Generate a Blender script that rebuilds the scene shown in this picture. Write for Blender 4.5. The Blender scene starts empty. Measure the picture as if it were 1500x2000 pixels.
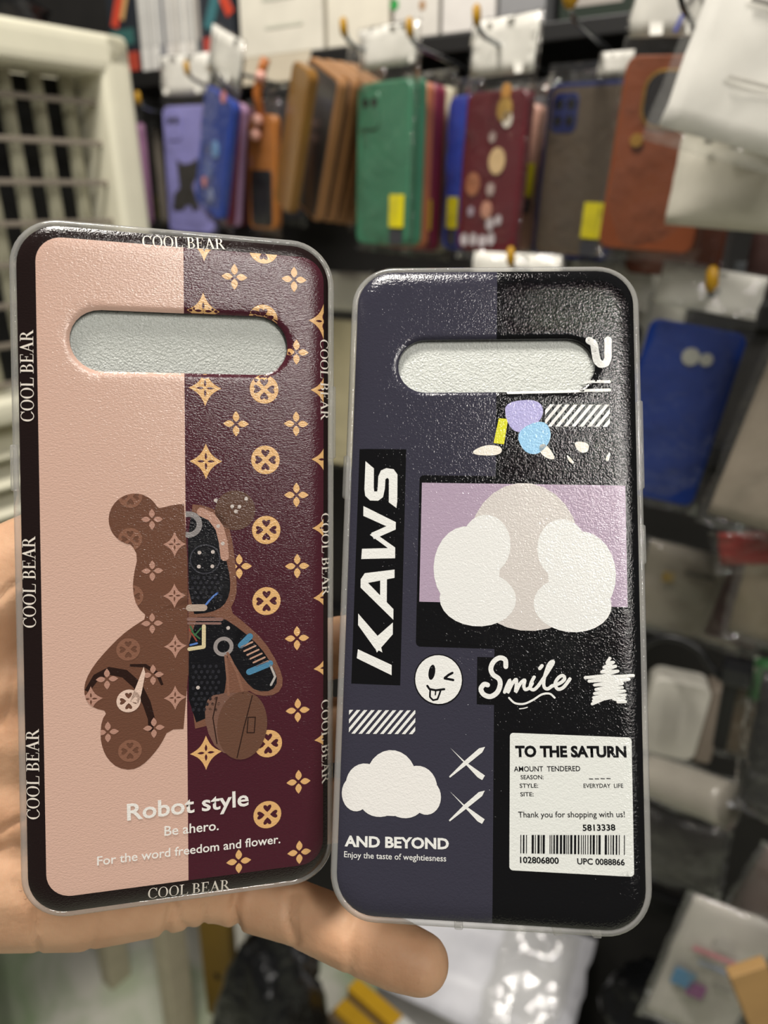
import bpy, bmesh, math, random
import numpy as np
from mathutils import Vector, Matrix, noise
from mathutils.geometry import delaunay_2d_cdt

random.seed(7)
SC = bpy.context.scene
COL = SC.collection

# ------------------------------------------------------------------ camera, world, lights, exposure
F = 1500.0
PITCH = math.radians(20)
CAMP = Vector((0, 0, 1.40))
CR = Vector((1, 0, 0)); CU = Vector((0, math.sin(PITCH), math.cos(PITCH))); CB = Vector((0, -math.cos(PITCH), math.sin(PITCH)))
CM = Matrix(((CR.x, CU.x, CB.x, CAMP.x), (CR.y, CU.y, CB.y, CAMP.y), (CR.z, CU.z, CB.z, CAMP.z), (0, 0, 0, 1)))
cd = bpy.data.cameras.new('camera'); cam = bpy.data.objects.new('camera', cd); COL.objects.link(cam)
cam.matrix_world = CM
cd.sensor_fit = 'AUTO'; cd.sensor_width = 36; cd.lens = 27.0
cd.clip_start = 0.01
cd.dof.use_dof = True; cd.dof.focus_distance = 0.199; cd.dof.aperture_fstop = 10.0
SC.camera = cam

w = bpy.data.worlds.new('world'); SC.world = w; w.use_nodes = True
w.node_tree.nodes['Background'].inputs[0].default_value = (1.0, 0.95, 0.88, 1)
w.node_tree.nodes['Background'].inputs[1].default_value = 0.10

def area(name, loc, target, sx, sy, power, col=(1, 0.95, 0.88)):
    d = bpy.data.lights.new(name, 'AREA'); d.shape = 'RECTANGLE'; d.size = sx; d.size_y = sy; d.energy = power; d.color = col
    o = bpy.data.objects.new(name, d); COL.objects.link(o); o.location = loc
    o.rotation_euler = (Vector(target) - Vector(loc)).to_track_quat('-Z', 'Y').to_euler()
    return o
def tube_lamp(name, loc, along, target, length, width, power, col=(1, 0.96, 0.90)):
    """a ceiling tube: long axis `along`, facing the target"""
    o = area(name, loc, target, length, width, power, col)
    x = Vector(along).normalized(); z = Vector(loc) - Vector(target); z = (z - x * z.dot(x)).normalized(); y = z.cross(x)
    o.matrix_world = Matrix(((x.x, y.x, z.x, loc[0]), (x.y, y.y, z.y, loc[1]), (x.z, y.z, z.z, loc[2]), (0, 0, 0, 1)))
    return o
tube_lamp('ceiling_tube_light', (0.62, -1.23, 2.55), (0.66, -0.98, 0), (0.0, 0.3, 1.25), 1.2, 0.05, 23)
tube_lamp('ceiling_tube_light', (1.38, -1.95, 2.53), (0.38, -0.92, 0), (0.0, 0.4, 1.25), 2.4, 0.06, 22)
area('wall_fill_light', (-0.25, 0.25, 2.65), (0.0, 0.9, 1.1), 0.35, 0.35, 25)  # unseen fill lamp, added overhead to brighten the hook wall behind

SC.view_settings.view_transform = 'Standard'; SC.view_settings.look = 'None'
SC.view_settings.gamma = 1; SC.view_settings.use_curve_mapping = False
SC.view_settings.exposure = 0.05

# ------------------------------------------------------------------ pixel helpers (directions only)
def ray(px, py):
    return CR * ((px - 750) / F) + CU * (-(py - 1000) / F) - CB
WA = math.radians(28)
WU = Vector((math.cos(WA), -math.sin(WA), 0)); WN = Vector((math.sin(WA), math.cos(WA), 0))
def on_wall(px, py, s):
    d = ray(px, py); return CAMP + d * (s / d.dot(WN))
def on_level(px, py, z):
    d = ray(px, py); return CAMP + d * ((z - CAMP.z) / d.z)
def on_dist(px, py, Y):
    d = ray(px, py); return CAMP + d * (Y / d.y)

# ------------------------------------------------------------------ materials
MATS = {}
def srgb(h):
    h = h.lstrip('#'); c = [int(h[i:i + 2], 16) / 255 for i in (0, 2, 4)]
    return tuple((x / 12.92 if x <= 0.04045 else ((x + 0.055) / 1.055) ** 2.4) for x in c) + (1,)
def base_mat(name):
    m = bpy.data.materials.new(name); m.use_nodes = True
    return m, m.node_tree, m.node_tree.nodes['Principled BSDF']
def add_bump(nt, b, scale, strength, dist, kind='noise', stretch=None, detail=3):
    tc = nt.nodes.new('ShaderNodeTexCoord'); mp = nt.nodes.new('ShaderNodeMapping')
    nt.links.new(tc.outputs['Object'], mp.inputs[0])
    if stretch: mp.inputs['Scale'].default_value = stretch
    if kind == 'noise':
        t = nt.nodes.new('ShaderNodeTexNoise'); t.inputs['Scale'].default_value = scale; t.inputs['Detail'].default_value = detail; out = t.outputs[0]
    else:
        t = nt.nodes.new('ShaderNodeTexVoronoi'); t.inputs['Scale'].default_value = scale; out = t.outputs['Distance']
    nt.links.new(mp.outputs[0], t.inputs['Vector'])
    bp = nt.nodes.new('ShaderNodeBump'); bp.inputs['Strength'].default_value = strength; bp.inputs['Distance'].default_value = dist
    nt.links.new(out, bp.inputs['Height']); nt.links.new(bp.outputs[0], b.inputs['Normal'])
    return mp
def mat(col, rough=0.5, metal=0.0, bump=None, var=0.08, spec=0.5, coat=0.0):
    """plain surface with a little mottled colour of its own"""
    key = (col, rough, metal, bump, var, spec, coat)
    if key in MATS: return MATS[key]
    m, nt, b = base_mat('surface_' + col.strip('#'))
    c = srgb(col)
    b.inputs['Roughness'].default_value = rough; b.inputs['Metallic'].default_value = metal
    b.inputs['Specular IOR Level'].default_value = spec; b.inputs['Coat Weight'].default_value = coat
    if var:
        tc = nt.nodes.new('ShaderNodeTexCoord'); n = nt.nodes.new('ShaderNodeTexNoise'); n.inputs['Scale'].default_value = 25; n.inputs['Detail'].default_value = 4
        nt.links.new(tc.outputs['Object'], n.inputs['Vector'])
        r = nt.nodes.new('ShaderNodeValToRGB'); r.color_ramp.elements[0].position = 0.3; r.color_ramp.elements[1].position = 0.7
        r.color_ramp.elements[0].color = tuple(x * (1 - var) for x in c[:3]) + (1,)
        r.color_ramp.elements[1].color = tuple(min(1, x * (1 + var)) for x in c[:3]) + (1,)
        nt.links.new(n.outputs[0], r.inputs[0]); nt.links.new(r.outputs[0], b.inputs['Base Color'])
    else: b.inputs['Base Color'].default_value = c
    if bump: add_bump(nt, b, *bump)
    MATS[key] = m
    return m
def print_mat(col, kind):
    """ink under the textured clear film of a phone case; kind = linen or leather grain"""
    key = ('print', col, kind)
    if key in MATS: return MATS[key]
    m, nt, b = base_mat('print_%s_%s' % (kind, col.strip('#')))
    b.inputs['Base Color'].default_value = srgb(col)
    b.inputs['Roughness'].default_value = 0.15 if kind == 'linen' else 0.085
    b.inputs['Specular IOR Level'].default_value = 0.5
    tc = nt.nodes.new('ShaderNodeTexCoord')
    mp = nt.nodes.new('ShaderNodeMapping'); nt.links.new(tc.outputs['Object'], mp.inputs[0])
    n1 = nt.nodes.new('ShaderNodeTexNoise'); n2 = nt.nodes.new('ShaderNodeTexNoise')
    for n in (n1, n2): nt.links.new(mp.outputs[0], n.inputs['Vector'])
    if kind == 'linen':
        mp.inputs['Scale'].default_value = (0.75, 1.25, 1)
        n1.inputs['Scale'].default_value = 3000; n2.inputs['Scale'].default_value = 1700
    else:
        n1.inputs['Scale'].default_value = 2300; n2.inputs['Scale'].default_value = 1300
    for n in (n1, n2): n.inputs['Detail'].default_value = 2
    ad = nt.nodes.new('ShaderNodeMath'); ad.operation = 'ADD'
    nt.links.new(n1.outputs[0], ad.inputs[0]); nt.links.new(n2.outputs[0], ad.inputs[1])
    bp = nt.nodes.new('ShaderNodeBump'); bp.inputs['Strength'].default_value = 0.7; bp.inputs['Distance'].default_value = 0.00009 if kind == 'linen' else 0.00011
    nt.links.new(ad.outputs[0], bp.inputs['Height']); nt.links.new(bp.outputs[0], b.inputs['Normal'])
    MATS[key] = m
    return m
def clear_mat(name, tint, diff, rough, bump=None):
    """see-through plastic: part transparent, part milky, glossy by Fresnel"""
    if name in MATS: return MATS[name]
    m = bpy.data.materials.new(name); m.use_nodes = True; nt = m.node_tree
    nt.nodes.remove(nt.nodes['Principled BSDF']); out = nt.nodes['Material Output']
    tr = nt.nodes.new('ShaderNodeBsdfTransparent'); tr.inputs[0].default_value = tint
    df = nt.nodes.new('ShaderNodeBsdfDiffuse'); df.inputs[0].default_value = (0.86, 0.85, 0.82, 1)
    gl = nt.nodes.new('ShaderNodeBsdfGlossy'); gl.inputs['Roughness'].default_value = rough
    m1 = nt.nodes.new('ShaderNodeMixShader'); m1.inputs[0].default_value = diff
    fr = nt.nodes.new('ShaderNodeFresnel')
    ge = nt.nodes.new('ShaderNodeNewGeometry'); mr = nt.nodes.new('ShaderNodeMapRange')
    mr.inputs['To Min'].default_value = 1.5; mr.inputs['To Max'].default_value = 1 / 1.5          # a thin sheet reflects alike from both faces
    nt.links.new(ge.outputs['Backfacing'], mr.inputs['Value']); nt.links.new(mr.outputs[0], fr.inputs[0])
    m2 = nt.nodes.new('ShaderNodeMixShader')
    nt.links.new(tr.outputs[0], m1.inputs[1]); nt.links.new(df.outputs[0], m1.inputs[2])
    nt.links.new(fr.outputs[0], m2.inputs[0]); nt.links.new(m1.outputs[0], m2.inputs[1]); nt.links.new(gl.outputs[0], m2.inputs[2])
    nt.links.new(m2.outputs[0], out.inputs['Surface'])
    if bump:
        tc = nt.nodes.new('ShaderNodeTexCoord'); n = nt.nodes.new('ShaderNodeTexNoise'); n.inputs['Scale'].default_value = bump[0]; n.inputs['Detail'].default_value = 3
        bp = nt.nodes.new('ShaderNodeBump'); bp.inputs['Strength'].default_value = bump[1]; bp.inputs['Distance'].default_value = bump[2]
        nt.links.new(tc.outputs['Object'], n.inputs['Vector']); nt.links.new(n.outputs[0], bp.inputs['Height'])
        for x in (df, gl, fr): nt.links.new(bp.outputs[0], x.inputs['Normal'])
    MATS[name] = m
    return m
FILM = clear_mat('clear_bag_film', (0.99, 0.99, 0.985, 1), 0.015, 0.06, (34, 0.8, 0.014))
FILM2 = clear_mat('milky_bag_film', (0.98, 0.98, 0.97, 1), 0.07, 0.08, (24, 0.6, 0.009))
TPU = clear_mat('clear_soft_plastic', (0.95, 0.95, 0.94, 1), 0.22, 0.06, (160, 0.15, 0.0006))
def frost_mat():
    m, nt, b = base_mat('frosted_window_film')
    b.inputs['Base Color'].default_value = srgb('#cdd0ca'); b.inputs['Roughness'].default_value = 0.18
    add_bump(nt, b, 1900, 1.0, 0.0004, detail=2)
    return m
FROST = frost_mat()
WHITE_CARD = mat('#e9e6dd', 0.6)
BLACKP = mat('#0c0c0d', 0.45)

# ------------------------------------------------------------------ object helpers
def tag(o, label=None, cat=None, group=None, kind=None):
    if label: o['label'] = label
    if cat: o['category'] = cat
    if group: o['group'] = group
    if kind: o['kind'] = kind
    return o
def mobj(name, verts, faces, m, parent=None, smooth=False):
    me = bpy.data.meshes.new(name); me.from_pydata([tuple(v) for v in verts], [], faces); me.update()
    if m: me.materials.append(m)
    if smooth:
        for p in me.polygons: p.use_smooth = True
    o = bpy.data.objects.new(name, me); COL.objects.link(o)
    if parent: o.parent = parent
    return o
def bobj(name, bm, m, parent=None, smooth=False):
    bmesh.ops.recalc_face_normals(bm, faces=bm.faces)
    me = bpy.data.meshes.new(name); bm.to_mesh(me); bm.free()
    if m: me.materials.append(m)
    if smooth:
        for p in me.polygons: p.use_smooth = True
    o = bpy.data.objects.new(name, me); COL.objects.link(o)
    if parent: o.parent = parent
    return o
def empty(name, mtx):
    o = bpy.data.objects.new(name, None); o.empty_display_size = 0.02; COL.objects.link(o); o.matrix_world = mtx
    return o
def box_bm(bm, c, s, bev=0.0, seg=2, M=None):
    r = bmesh.ops.create_cube(bm, size=1, matrix=Matrix.Translation(c) @ Matrix.Diagonal((s[0], s[1], s[2], 1)))
    vs = r['verts']
    if bev:
        es = {e for v in vs for e in v.link_edges}
        g = bmesh.ops.bevel(bm, geom=list(es), offset=bev, segments=seg, affect='EDGES', profile=0.6)
        vs = list({v for f in g['faces'] for v in f.verts} | {v for v in vs if v.is_valid})
    if M: bmesh.ops.transform(bm, matrix=M, verts=vs)
def box(name, c, s, m, parent=None, bev=0.0, M=None, seg=2):
    bm = bmesh.new(); box_bm(bm, c, s, bev, seg, M); return bobj(name, bm, m, parent)
def tube_data(pts, r, n=8, cap=True):
    """tube along a polyline; r a number or a list"""
    pts = [Vector(p) for p in pts]; vs = []; fs = []
    rr = r if isinstance(r, (list, tuple)) else [r] * len(pts)
    up = None
    for i, p in enumerate(pts):
        t = (pts[min(i + 1, len(pts) - 1)] - pts[max(i - 1, 0)]).normalized()
        if up is None:
            up = Vector((0, 0, 1)) if abs(t.z) < 0.9 else Vector((1, 0, 0))
        a = t.cross(up).normalized(); b2 = t.cross(a).normalized(); up = a.cross(t)
        for k in range(n):
            q = 2 * math.pi * k / n
            vs.append(p + (a * math.cos(q) + b2 * math.sin(q)) * rr[i])
    for i in range(len(pts) - 1):
        for k in range(n):
            fs.append((i * n + k, i * n + (k + 1) % n, (i + 1) * n + (k + 1) % n, (i + 1) * n + k))
    if cap:
        fs.append(tuple(range(n))[::-1]); fs.append(tuple((len(pts) - 1) * n + k for k in range(n)))
    return vs, fs
def tube(name, pts, r, m, parent=None, n=8):
    v, f = tube_data(pts, r, n); return mobj(name, v, f, m, parent, True)
def rrect(w, h, r, n=8, cx=0, cy=0):
    out = []
    for sx, sy, a0 in ((1, 1, 0), (-1, 1, 90), (-1, -1, 180), (1, -1, 270)):
        for k in range(n + 1):
            a = math.radians(a0 + 90 * k / n)
            out.append((cx + sx * (w / 2 - r) + r * math.cos(a), cy + sy * (h / 2 - r) + r * math.sin(a)))
    return out

# ------------------------------------------------------------------ the setting
FLOOR = mobj('floor', [(-3, -2, 0), (3, -2, 0), (3, 3, 0), (-3, 3, 0)], [(0, 1, 2, 3)], None)
tag(FLOOR, kind='structure')
m, nt, b = base_mat('marble_floor')
tc = nt.nodes.new('ShaderNodeTexCoord'); n = nt.nodes.new('ShaderNodeTexNoise'); n.inputs['Scale'].default_value = 5; n.inputs['Detail'].default_value = 5; n.inputs['Distortion'].default_value = 0.8
nt.links.new(tc.outputs['Object'], n.inputs['Vector'])
r = nt.nodes.new('ShaderNodeValToRGB'); r.color_ramp.elements[0].position = 0.34; r.color_ramp.elements[0].color = srgb('#a5b892'); r.color_ramp.elements[1].position = 0.56; r.color_ramp.elements[1].color = srgb('#dedccf')
nt.links.new(n.outputs[0], r.inputs[0]); nt.links.new(r.outputs[0], b.inputs['Base Color']); b.inputs['Roughness'].default_value = 0.3
FLOOR.data.materials.append(m)
for k in range(2):      # tile joints
    bm = bmesh.new()
    if k == 0: box_bm(bm, (-0.29, 0.5, 0.0006), (0.004, 2.6, 0.0012))
    else: box_bm(bm, (-0.3, 0.99, 0.0006), (2.4, 0.004, 0.0012))
    bobj('tile_joint', bm, mat('#6d6c60', 0.8), FLOOR)

WALLM = Matrix.Translation(CAMP.xy.to_3d()) @ Matrix.Rotation(-WA, 4, 'Z')      # local x right along the wall, y into it, z up
WS = 1.02
wb = box('wall_back', (0, WS + 0.03, 1.3), (3.4, 0.06, 2.6), mat('#191715', 0.7, 0, None, 0.2))
wb.matrix_world = WALLM; tag(wb, kind='structure')
for z in (0.42, 0.78, 1.14, 1.31, 1.50, 1.86):                                      # black rails that carry the hooks
    box('hook_rail', (0.1, WS - 0.008, z), (2.6, 0.016, 0.03), BLACKP, wb, 0.003)
def to_wall(p):
    return WALLM.inverted() @ Vector(p)

# ------------------------------------------------------------------ phone cases held in the hand
W, H, RC = 80.5, 176.0, 11.8            # millimetres
INS = 1.9
def rod(r):
    v = Vector(r); return Matrix.Rotation(v.length, 4, v.normalized())
POSE = {'L': ((0.0516, 0.2719, 0.0018), (-0.0523, -0.0159, -0.1997)), 'R': ((-0.1551, -0.0786, -0.0236), (0.0285, -0.0171, -0.2039))}
QUAD = {'L': [(12, 411.6), (651, 479), (653, 1726), (43, 1805)], 'R': [(683.9, 513.5), (1246.8, 523), (1281, 1847), (644.6, 1793.4)]}
def case_matrix(k):
    return CM @ Matrix.Translation(POSE[k][1]) @ rod(POSE[k][0])
def homography(quad):
    A = []
    for (x, y), (u, v) in zip(quad, [(-W / 2, H / 2), (W / 2, H / 2), (W / 2, -H / 2), (-W / 2, -H / 2)]):
        A.append([x, y, 1, 0, 0, 0, -u * x, -u * y, -u]); A.append([0, 0, 0, x, y, 1, -v * x, -v * y, -v])
    h = np.linalg.svd(np.array(A))[2][-1].reshape(3, 3)
    return h
HOM = {k: homography(q) for k, q in QUAD.items()}

def inside(polys, P):
    """even-odd test of points P (n,2) against a list of closed polygons"""
    c = np.zeros(len(P), bool)
    for poly in polys:
        a = np.array(poly, float); b_ = np.roll(a, -1, 0)
        for (x1, y1), (x2, y2) in zip(a, b_):
            if y1 == y2: continue
            hit = ((y1 > P[:, 1]) != (y2 > P[:, 1])) & (P[:, 0] < (x2 - x1) * (P[:, 1] - y1) / (y2 - y1) + x1)
            c ^= hit
    return c
def resample(poly, step):
    out = []
    for i, p in enumerate(poly):
        q = poly[(i + 1) % len(poly)]; d = math.dist(p, q); n_ = max(1, int(d / step))
        for k in range(n_): out.append((p[0] + (q[0] - p[0]) * k / n_, p[1] + (q[1] - p[1]) * k / n_))
    return out

class Case:
    def __init__(s, key, name, label, slot, kind):
        s.k = key; s.kind = kind
        s.root = empty(name, case_matrix(key)); tag(s.root, label, 'phone case', 'phone cases held in the hand')
        s.slot = slot                        # centre x, y, length, height, turn
        s.outline = rrect(W - 2 * INS, H - 2 * INS, RC - INS, 10)
        s.slotpoly = s.slot_outline(0)
    def px(s, x, y):
        v = HOM[s.k] @ np.array((x, y, 1.0)); return (v[0] / v[2], v[1] / v[2])
    def pxs(s, pts): return [s.px(*p) for p in pts]
    def slot_outline(s, grow, n_=14):
        cx, cy, l, h, t = s.slot; r_ = h / 2 + grow; out = []
        for sg, a0 in ((1, -90), (-1, 90)):
            for k in range(n_ + 1):
                a = math.radians(a0 + 180 * k / n_); x = sg * (l / 2 - h / 2) + r_ * math.cos(a); y = r_ * math.sin(a)
                out.append((cx + x * math.cos(t) - y * math.sin(t), cy + x * math.sin(t) + y * math.cos(t)))
        return out
    def z(s, x, y):
        """height of the back (mm): flat, rolling off at the rim and dipping into the camera slot"""
        hw, hh, r_ = W / 2 - INS, H / 2 - INS, RC - INS
        qx, qy = abs(x) - (hw - r_), abs(y) - (hh - r_)
        d = r_ - (math.hypot(max(qx, 0), max(qy, 0)) + min(max(qx, qy), 0))
        t = min(max((d + 0.5) / 6.5, 0), 1); z = 2.1 * math.sqrt(max(0, 1 - (1 - t) ** 2)) - 0.9
        cx, cy, l, h, a = s.slot; dx, dy = x - cx, y - cy
        u = dx * math.cos(a) + dy * math.sin(a); v = -dx * math.sin(a) + dy * math.cos(a)
        ds = math.hypot(max(abs(u) - (l / 2 - h / 2), 0), v) - h / 2
        if ds < 1.4: z -= 0.55 * (1 - max(ds, 0) / 1.4) ** 2
        return z
    def fill(s, name, polys, col, level, clip=None, excl=None, step=1.6, parent=None, grid=None, material=None, union=False):
        """a printed shape laid on the back, cut to clip and away from excl"""
        polys = [resample(p, step) for p in polys]
        extra = [resample(p, step) for p in (clip or [])] + [resample(p, step) for p in (excl or [])]
        vs, es = [], []
        for p in polys + extra:
            b0 = len(vs); vs += [Vector(q) for q in p]; es += [(b0 + i, b0 + (i + 1) % len(p)) for i in range(len(p))]
        if grid:
            a = np.array([q for p in polys for q in p]); x0, y0 = a.min(0); x1, y1 = a.max(0)
            for i in range(1, int((x1 - x0) / grid) + 1):
                for j in range(1, int((y1 - y0) / grid) + 1):
                    vs.append(Vector((x0 + i * grid, y0 + j * grid)))
            for o in (0.35, 0.7, 1.1, 1.6, 2.2, 2.9, 3.7, 4.6, 5.6):           # follow the rolled rim and the slot lip closely
                vs += [Vector(q) for q in resample(rrect(W - 2 * INS - 2 * o, H - 2 * INS - 2 * o, max(RC - INS - o, 0.5), 10), 1.6) if x0 < q[0] < x1 and y0 < q[1] < y1]
            for o in (0.3, 0.6, 1.0, 1.45): vs += [Vector(q) for q in resample(s.slot_outline(o), 1.2) if x0 < q[0] < x1 and y0 < q[1] < y1]
        ov, oe, of, _, _, _ = delaunay_2d_cdt(vs, es, [], 0, 1e-5)
        V = np.array([tuple(v) for v in ov]); T = [f_ for f_ in of if len(f_) == 3]
        C = np.array([V[list(t)].mean(0) for t in T])
        keep = np.any([inside([p], C) for p in polys], 0) if union else inside(polys, C)
        if clip: keep &= inside([resample(p, step) for p in clip], C)
        for p in (excl or []): keep &= ~inside([p], C)
        T = [t for t, k in zip(T, keep) if k]
        return s.lay(name, V, T, col, level, parent, material)
    def lay(s, name, V, T, col, level, parent=None, material=None):
        used = sorted({i for t in T for i in t}); ix = {v: i for i, v in enumerate(used)}
        verts = [(V[i][0] * 1e-3, V[i][1] * 1e-3, (s.z(V[i][0], V[i][1]) + 0.022 * level) * 1e-3) for i in used]
        faces = []
        for t in T:
            a, b_, c = (V[i] for i in t)
            cr = (b_[0] - a[0]) * (c[1] - a[1]) - (b_[1] - a[1]) * (c[0] - a[0])
            faces.append(tuple(ix[i] for i in (t if cr > 0 else t[::-1])))
        return mobj(name, verts, faces, material or print_mat(col, s.kind), parent or s.root, True)
    def multi(s, name, shapes, col, level, clip=None, excl=None, parent=None, step=1.6):
        """several shapes (each a list of polygons) as one printed part"""
        VV, TT = [], []
        for polys in shapes:
            o = s.fill('tmp', polys, col, level, clip, excl, step)
            b0 = len(VV); VV += [v.co.copy() for v in o.data.vertices]; TT += [tuple(b0 + i for i in p.vertices) for p in o.data.polygons]
            me = o.data; bpy.data.objects.remove(o); bpy.data.meshes.remove(me)
        return mobj(name, VV, TT, print_mat(col, s.kind), parent or s.root, True)
    def text(s, name, body, p0, p1, col, level, cap=None, bold=0.0, shear=0.0, space=1.0):
        """lettering between two baseline points (photo pixels), optional cap height in mm"""
        cu = bpy.data.curves.new('t', 'FONT'); cu.body = body; cu.size = 1; cu.offset = bold; cu.shear = shear; cu.space_character = space; cu.resolution_u = 3
        to = bpy.data.objects.new('t', cu); COL.objects.link(to)
        me = bpy.data.meshes.new_from_object(to.evaluated_get(bpy.context.evaluated_depsgraph_get()))
        V = np.array([v.co[:2] for v in me.vertices]); T = []
        for p in me.polygons:
            q = list(p.vertices); T += [(q[0], q[i], q[i + 1]) for i in range(1, len(q) - 1)]
        bpy.data.objects.remove(to); bpy.data.curves.remove(cu); bpy.data.meshes.remove(me)
        a = np.array(s.px(*p0)); b_ = np.array(s.px(*p1)); L = np.linalg.norm(b_ - a); e = (b_ - a) / L; nn = np.array((-e[1], e[0]))
        x0, x1 = V[:, 0].min(), V[:, 0].max(); sx = L / (x1 - x0); sy = cap / 0.70 if cap else sx
        Q = a + np.outer((V[:, 0] - x0) * sx, e) + np.outer(V[:, 1] * sy, nn)
        return s.lay(name, Q, T, col, level)
    def strokes(s, name, lines, width, col, level, px=True, taper=False, clip=None, parent=None):
        """brush strokes; width in mm"""
        polys = []
        for li, ln in enumerate(lines):
            P = [np.array(s.px(*p)) if px else np.array(p) for p in ln]
            wd = width[li] if isinstance(width, (list, tuple)) else width
            n_ = len(P); E = []
            for i, p in enumerate(P):
                t = P[min(i + 1, n_ - 1)] - P[max(i - 1, 0)]; t = t / (np.linalg.norm(t) + 1e-9); q = np.array((-t[1], t[0]))
                k = wd / 2 * ((0.35 + 0.65 * math.sin(math.pi * (i + 0.3) / (n_ - 0.4)) ** 0.6) if taper else 1)
                E.append((p + q * k, p - q * k))
            for i in range(n_ - 1):
                if n_ < 30 and not taper and n_ > 2:       # square-cut joins for straight strokes
                    d = P[i + 1] - P[i]; d = d / (np.linalg.norm(d) + 1e-9); q = np.array((-d[1], d[0])) * wd / 2
                    polys.append([tuple(P[i] + q), tuple(P[i] - q), tuple(P[i + 1] - q), tuple(P[i + 1] + q)])
                    polys.append(ell(P[i][0], P[i][1], wd / 2, wd / 2, 0.1, 8))
                else: polys.append([tuple(E[i][0]), tuple(E[i][1]), tuple(E[i + 1][1]), tuple(E[i + 1][0])])
            for P_ in ((P[0], P[-1]) if not taper else ()): polys.append(ell(P_[0], P_[1], wd / 2, wd / 2, 0.05, 9))
        return s.fill(name, polys, col, level, clip, None, 2.0, parent, union=True)
    # ---------------- body of the case
    def shell(s, base, cover=None):
        hw, hh = W / 2, H / 2
        if not (cover and len(cover) == 4): s.fill('back_panel', [s.outline] + ([] if cover else [s.slotpoly]), base, 0, excl=[cover] if cover else None, step=1.3, grid=1.9)
        prof = [(2.2, -0.75), (1.8, -0.25), (1.3, -0.05), (0.7, -0.2), (0.2, -0.8), (0, -1.8), (0, -8.6), (0.5, -9.9), (1.3, -10.2), (1.7, -9.6), (1.5, -3), (2.2, -1.8)]
        vs, fs = [], []; N = None
        for o, z in prof:
            lp = rrect(W - 2 * o, H - 2 * o, RC - o, 10); N = len(lp); vs += [(x * 1e-3, y * 1e-3, z * 1e-3) for x, y in lp]
        M_ = len(prof)
        for i in range(M_):
            for k in range(N):
                fs.append((i * N + k, i * N + (k + 1) % N, ((i + 1) % M_) * N + (k + 1) % N, ((i + 1) % M_) * N + k))
        bp = mobj('bumper', vs, fs, TPU, s.root, True); tag(bp, 'clear soft plastic rim around the case')
        # inside of the tray
        s.fill('inner_back', [s.outline, s.slotpoly], base, -30, step=3, material=mat('#c9c6bf', 0.5))
        # camera window: wall and frosted film
        a = s.slotpoly; n_ = len(a); vs = []
        for x, y in a: vs += [(x * 1e-3, y * 1e-3, s.z(x, y) * 1e-3), (x * 1e-3, y * 1e-3, -0.9e-3)]
        rim = mobj('camera_slot_rim', vs, [(2 * i, 2 * ((i + 1) % n_), 2 * ((i + 1) % n_) + 1, 2 * i + 1) for i in range(n_)], print_mat(base, s.kind), s.root, True)
        wv = s.fill('camera_slot_film', [s.slot_outline(0.05)], '#ffffff', 0, step=2, grid=3, material=FROST)
        for v in wv.data.vertices: v.co.z = -0.00085
        tag(wv, 'frosted pale film behind the camera slot')
    def button(s, side, y0, y1):
        x = side * (W / 2 + 0.1)
        bm = bmesh.new(); box_bm(bm, (x * 1e-3, (y0 + y1) / 2e3, -0.0045), (0.0016, abs(y1 - y0) * 1e-3, 0.0036), 0.0006, 2)
        return bobj('side_button', bm, TPU, s.root, True)

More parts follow.
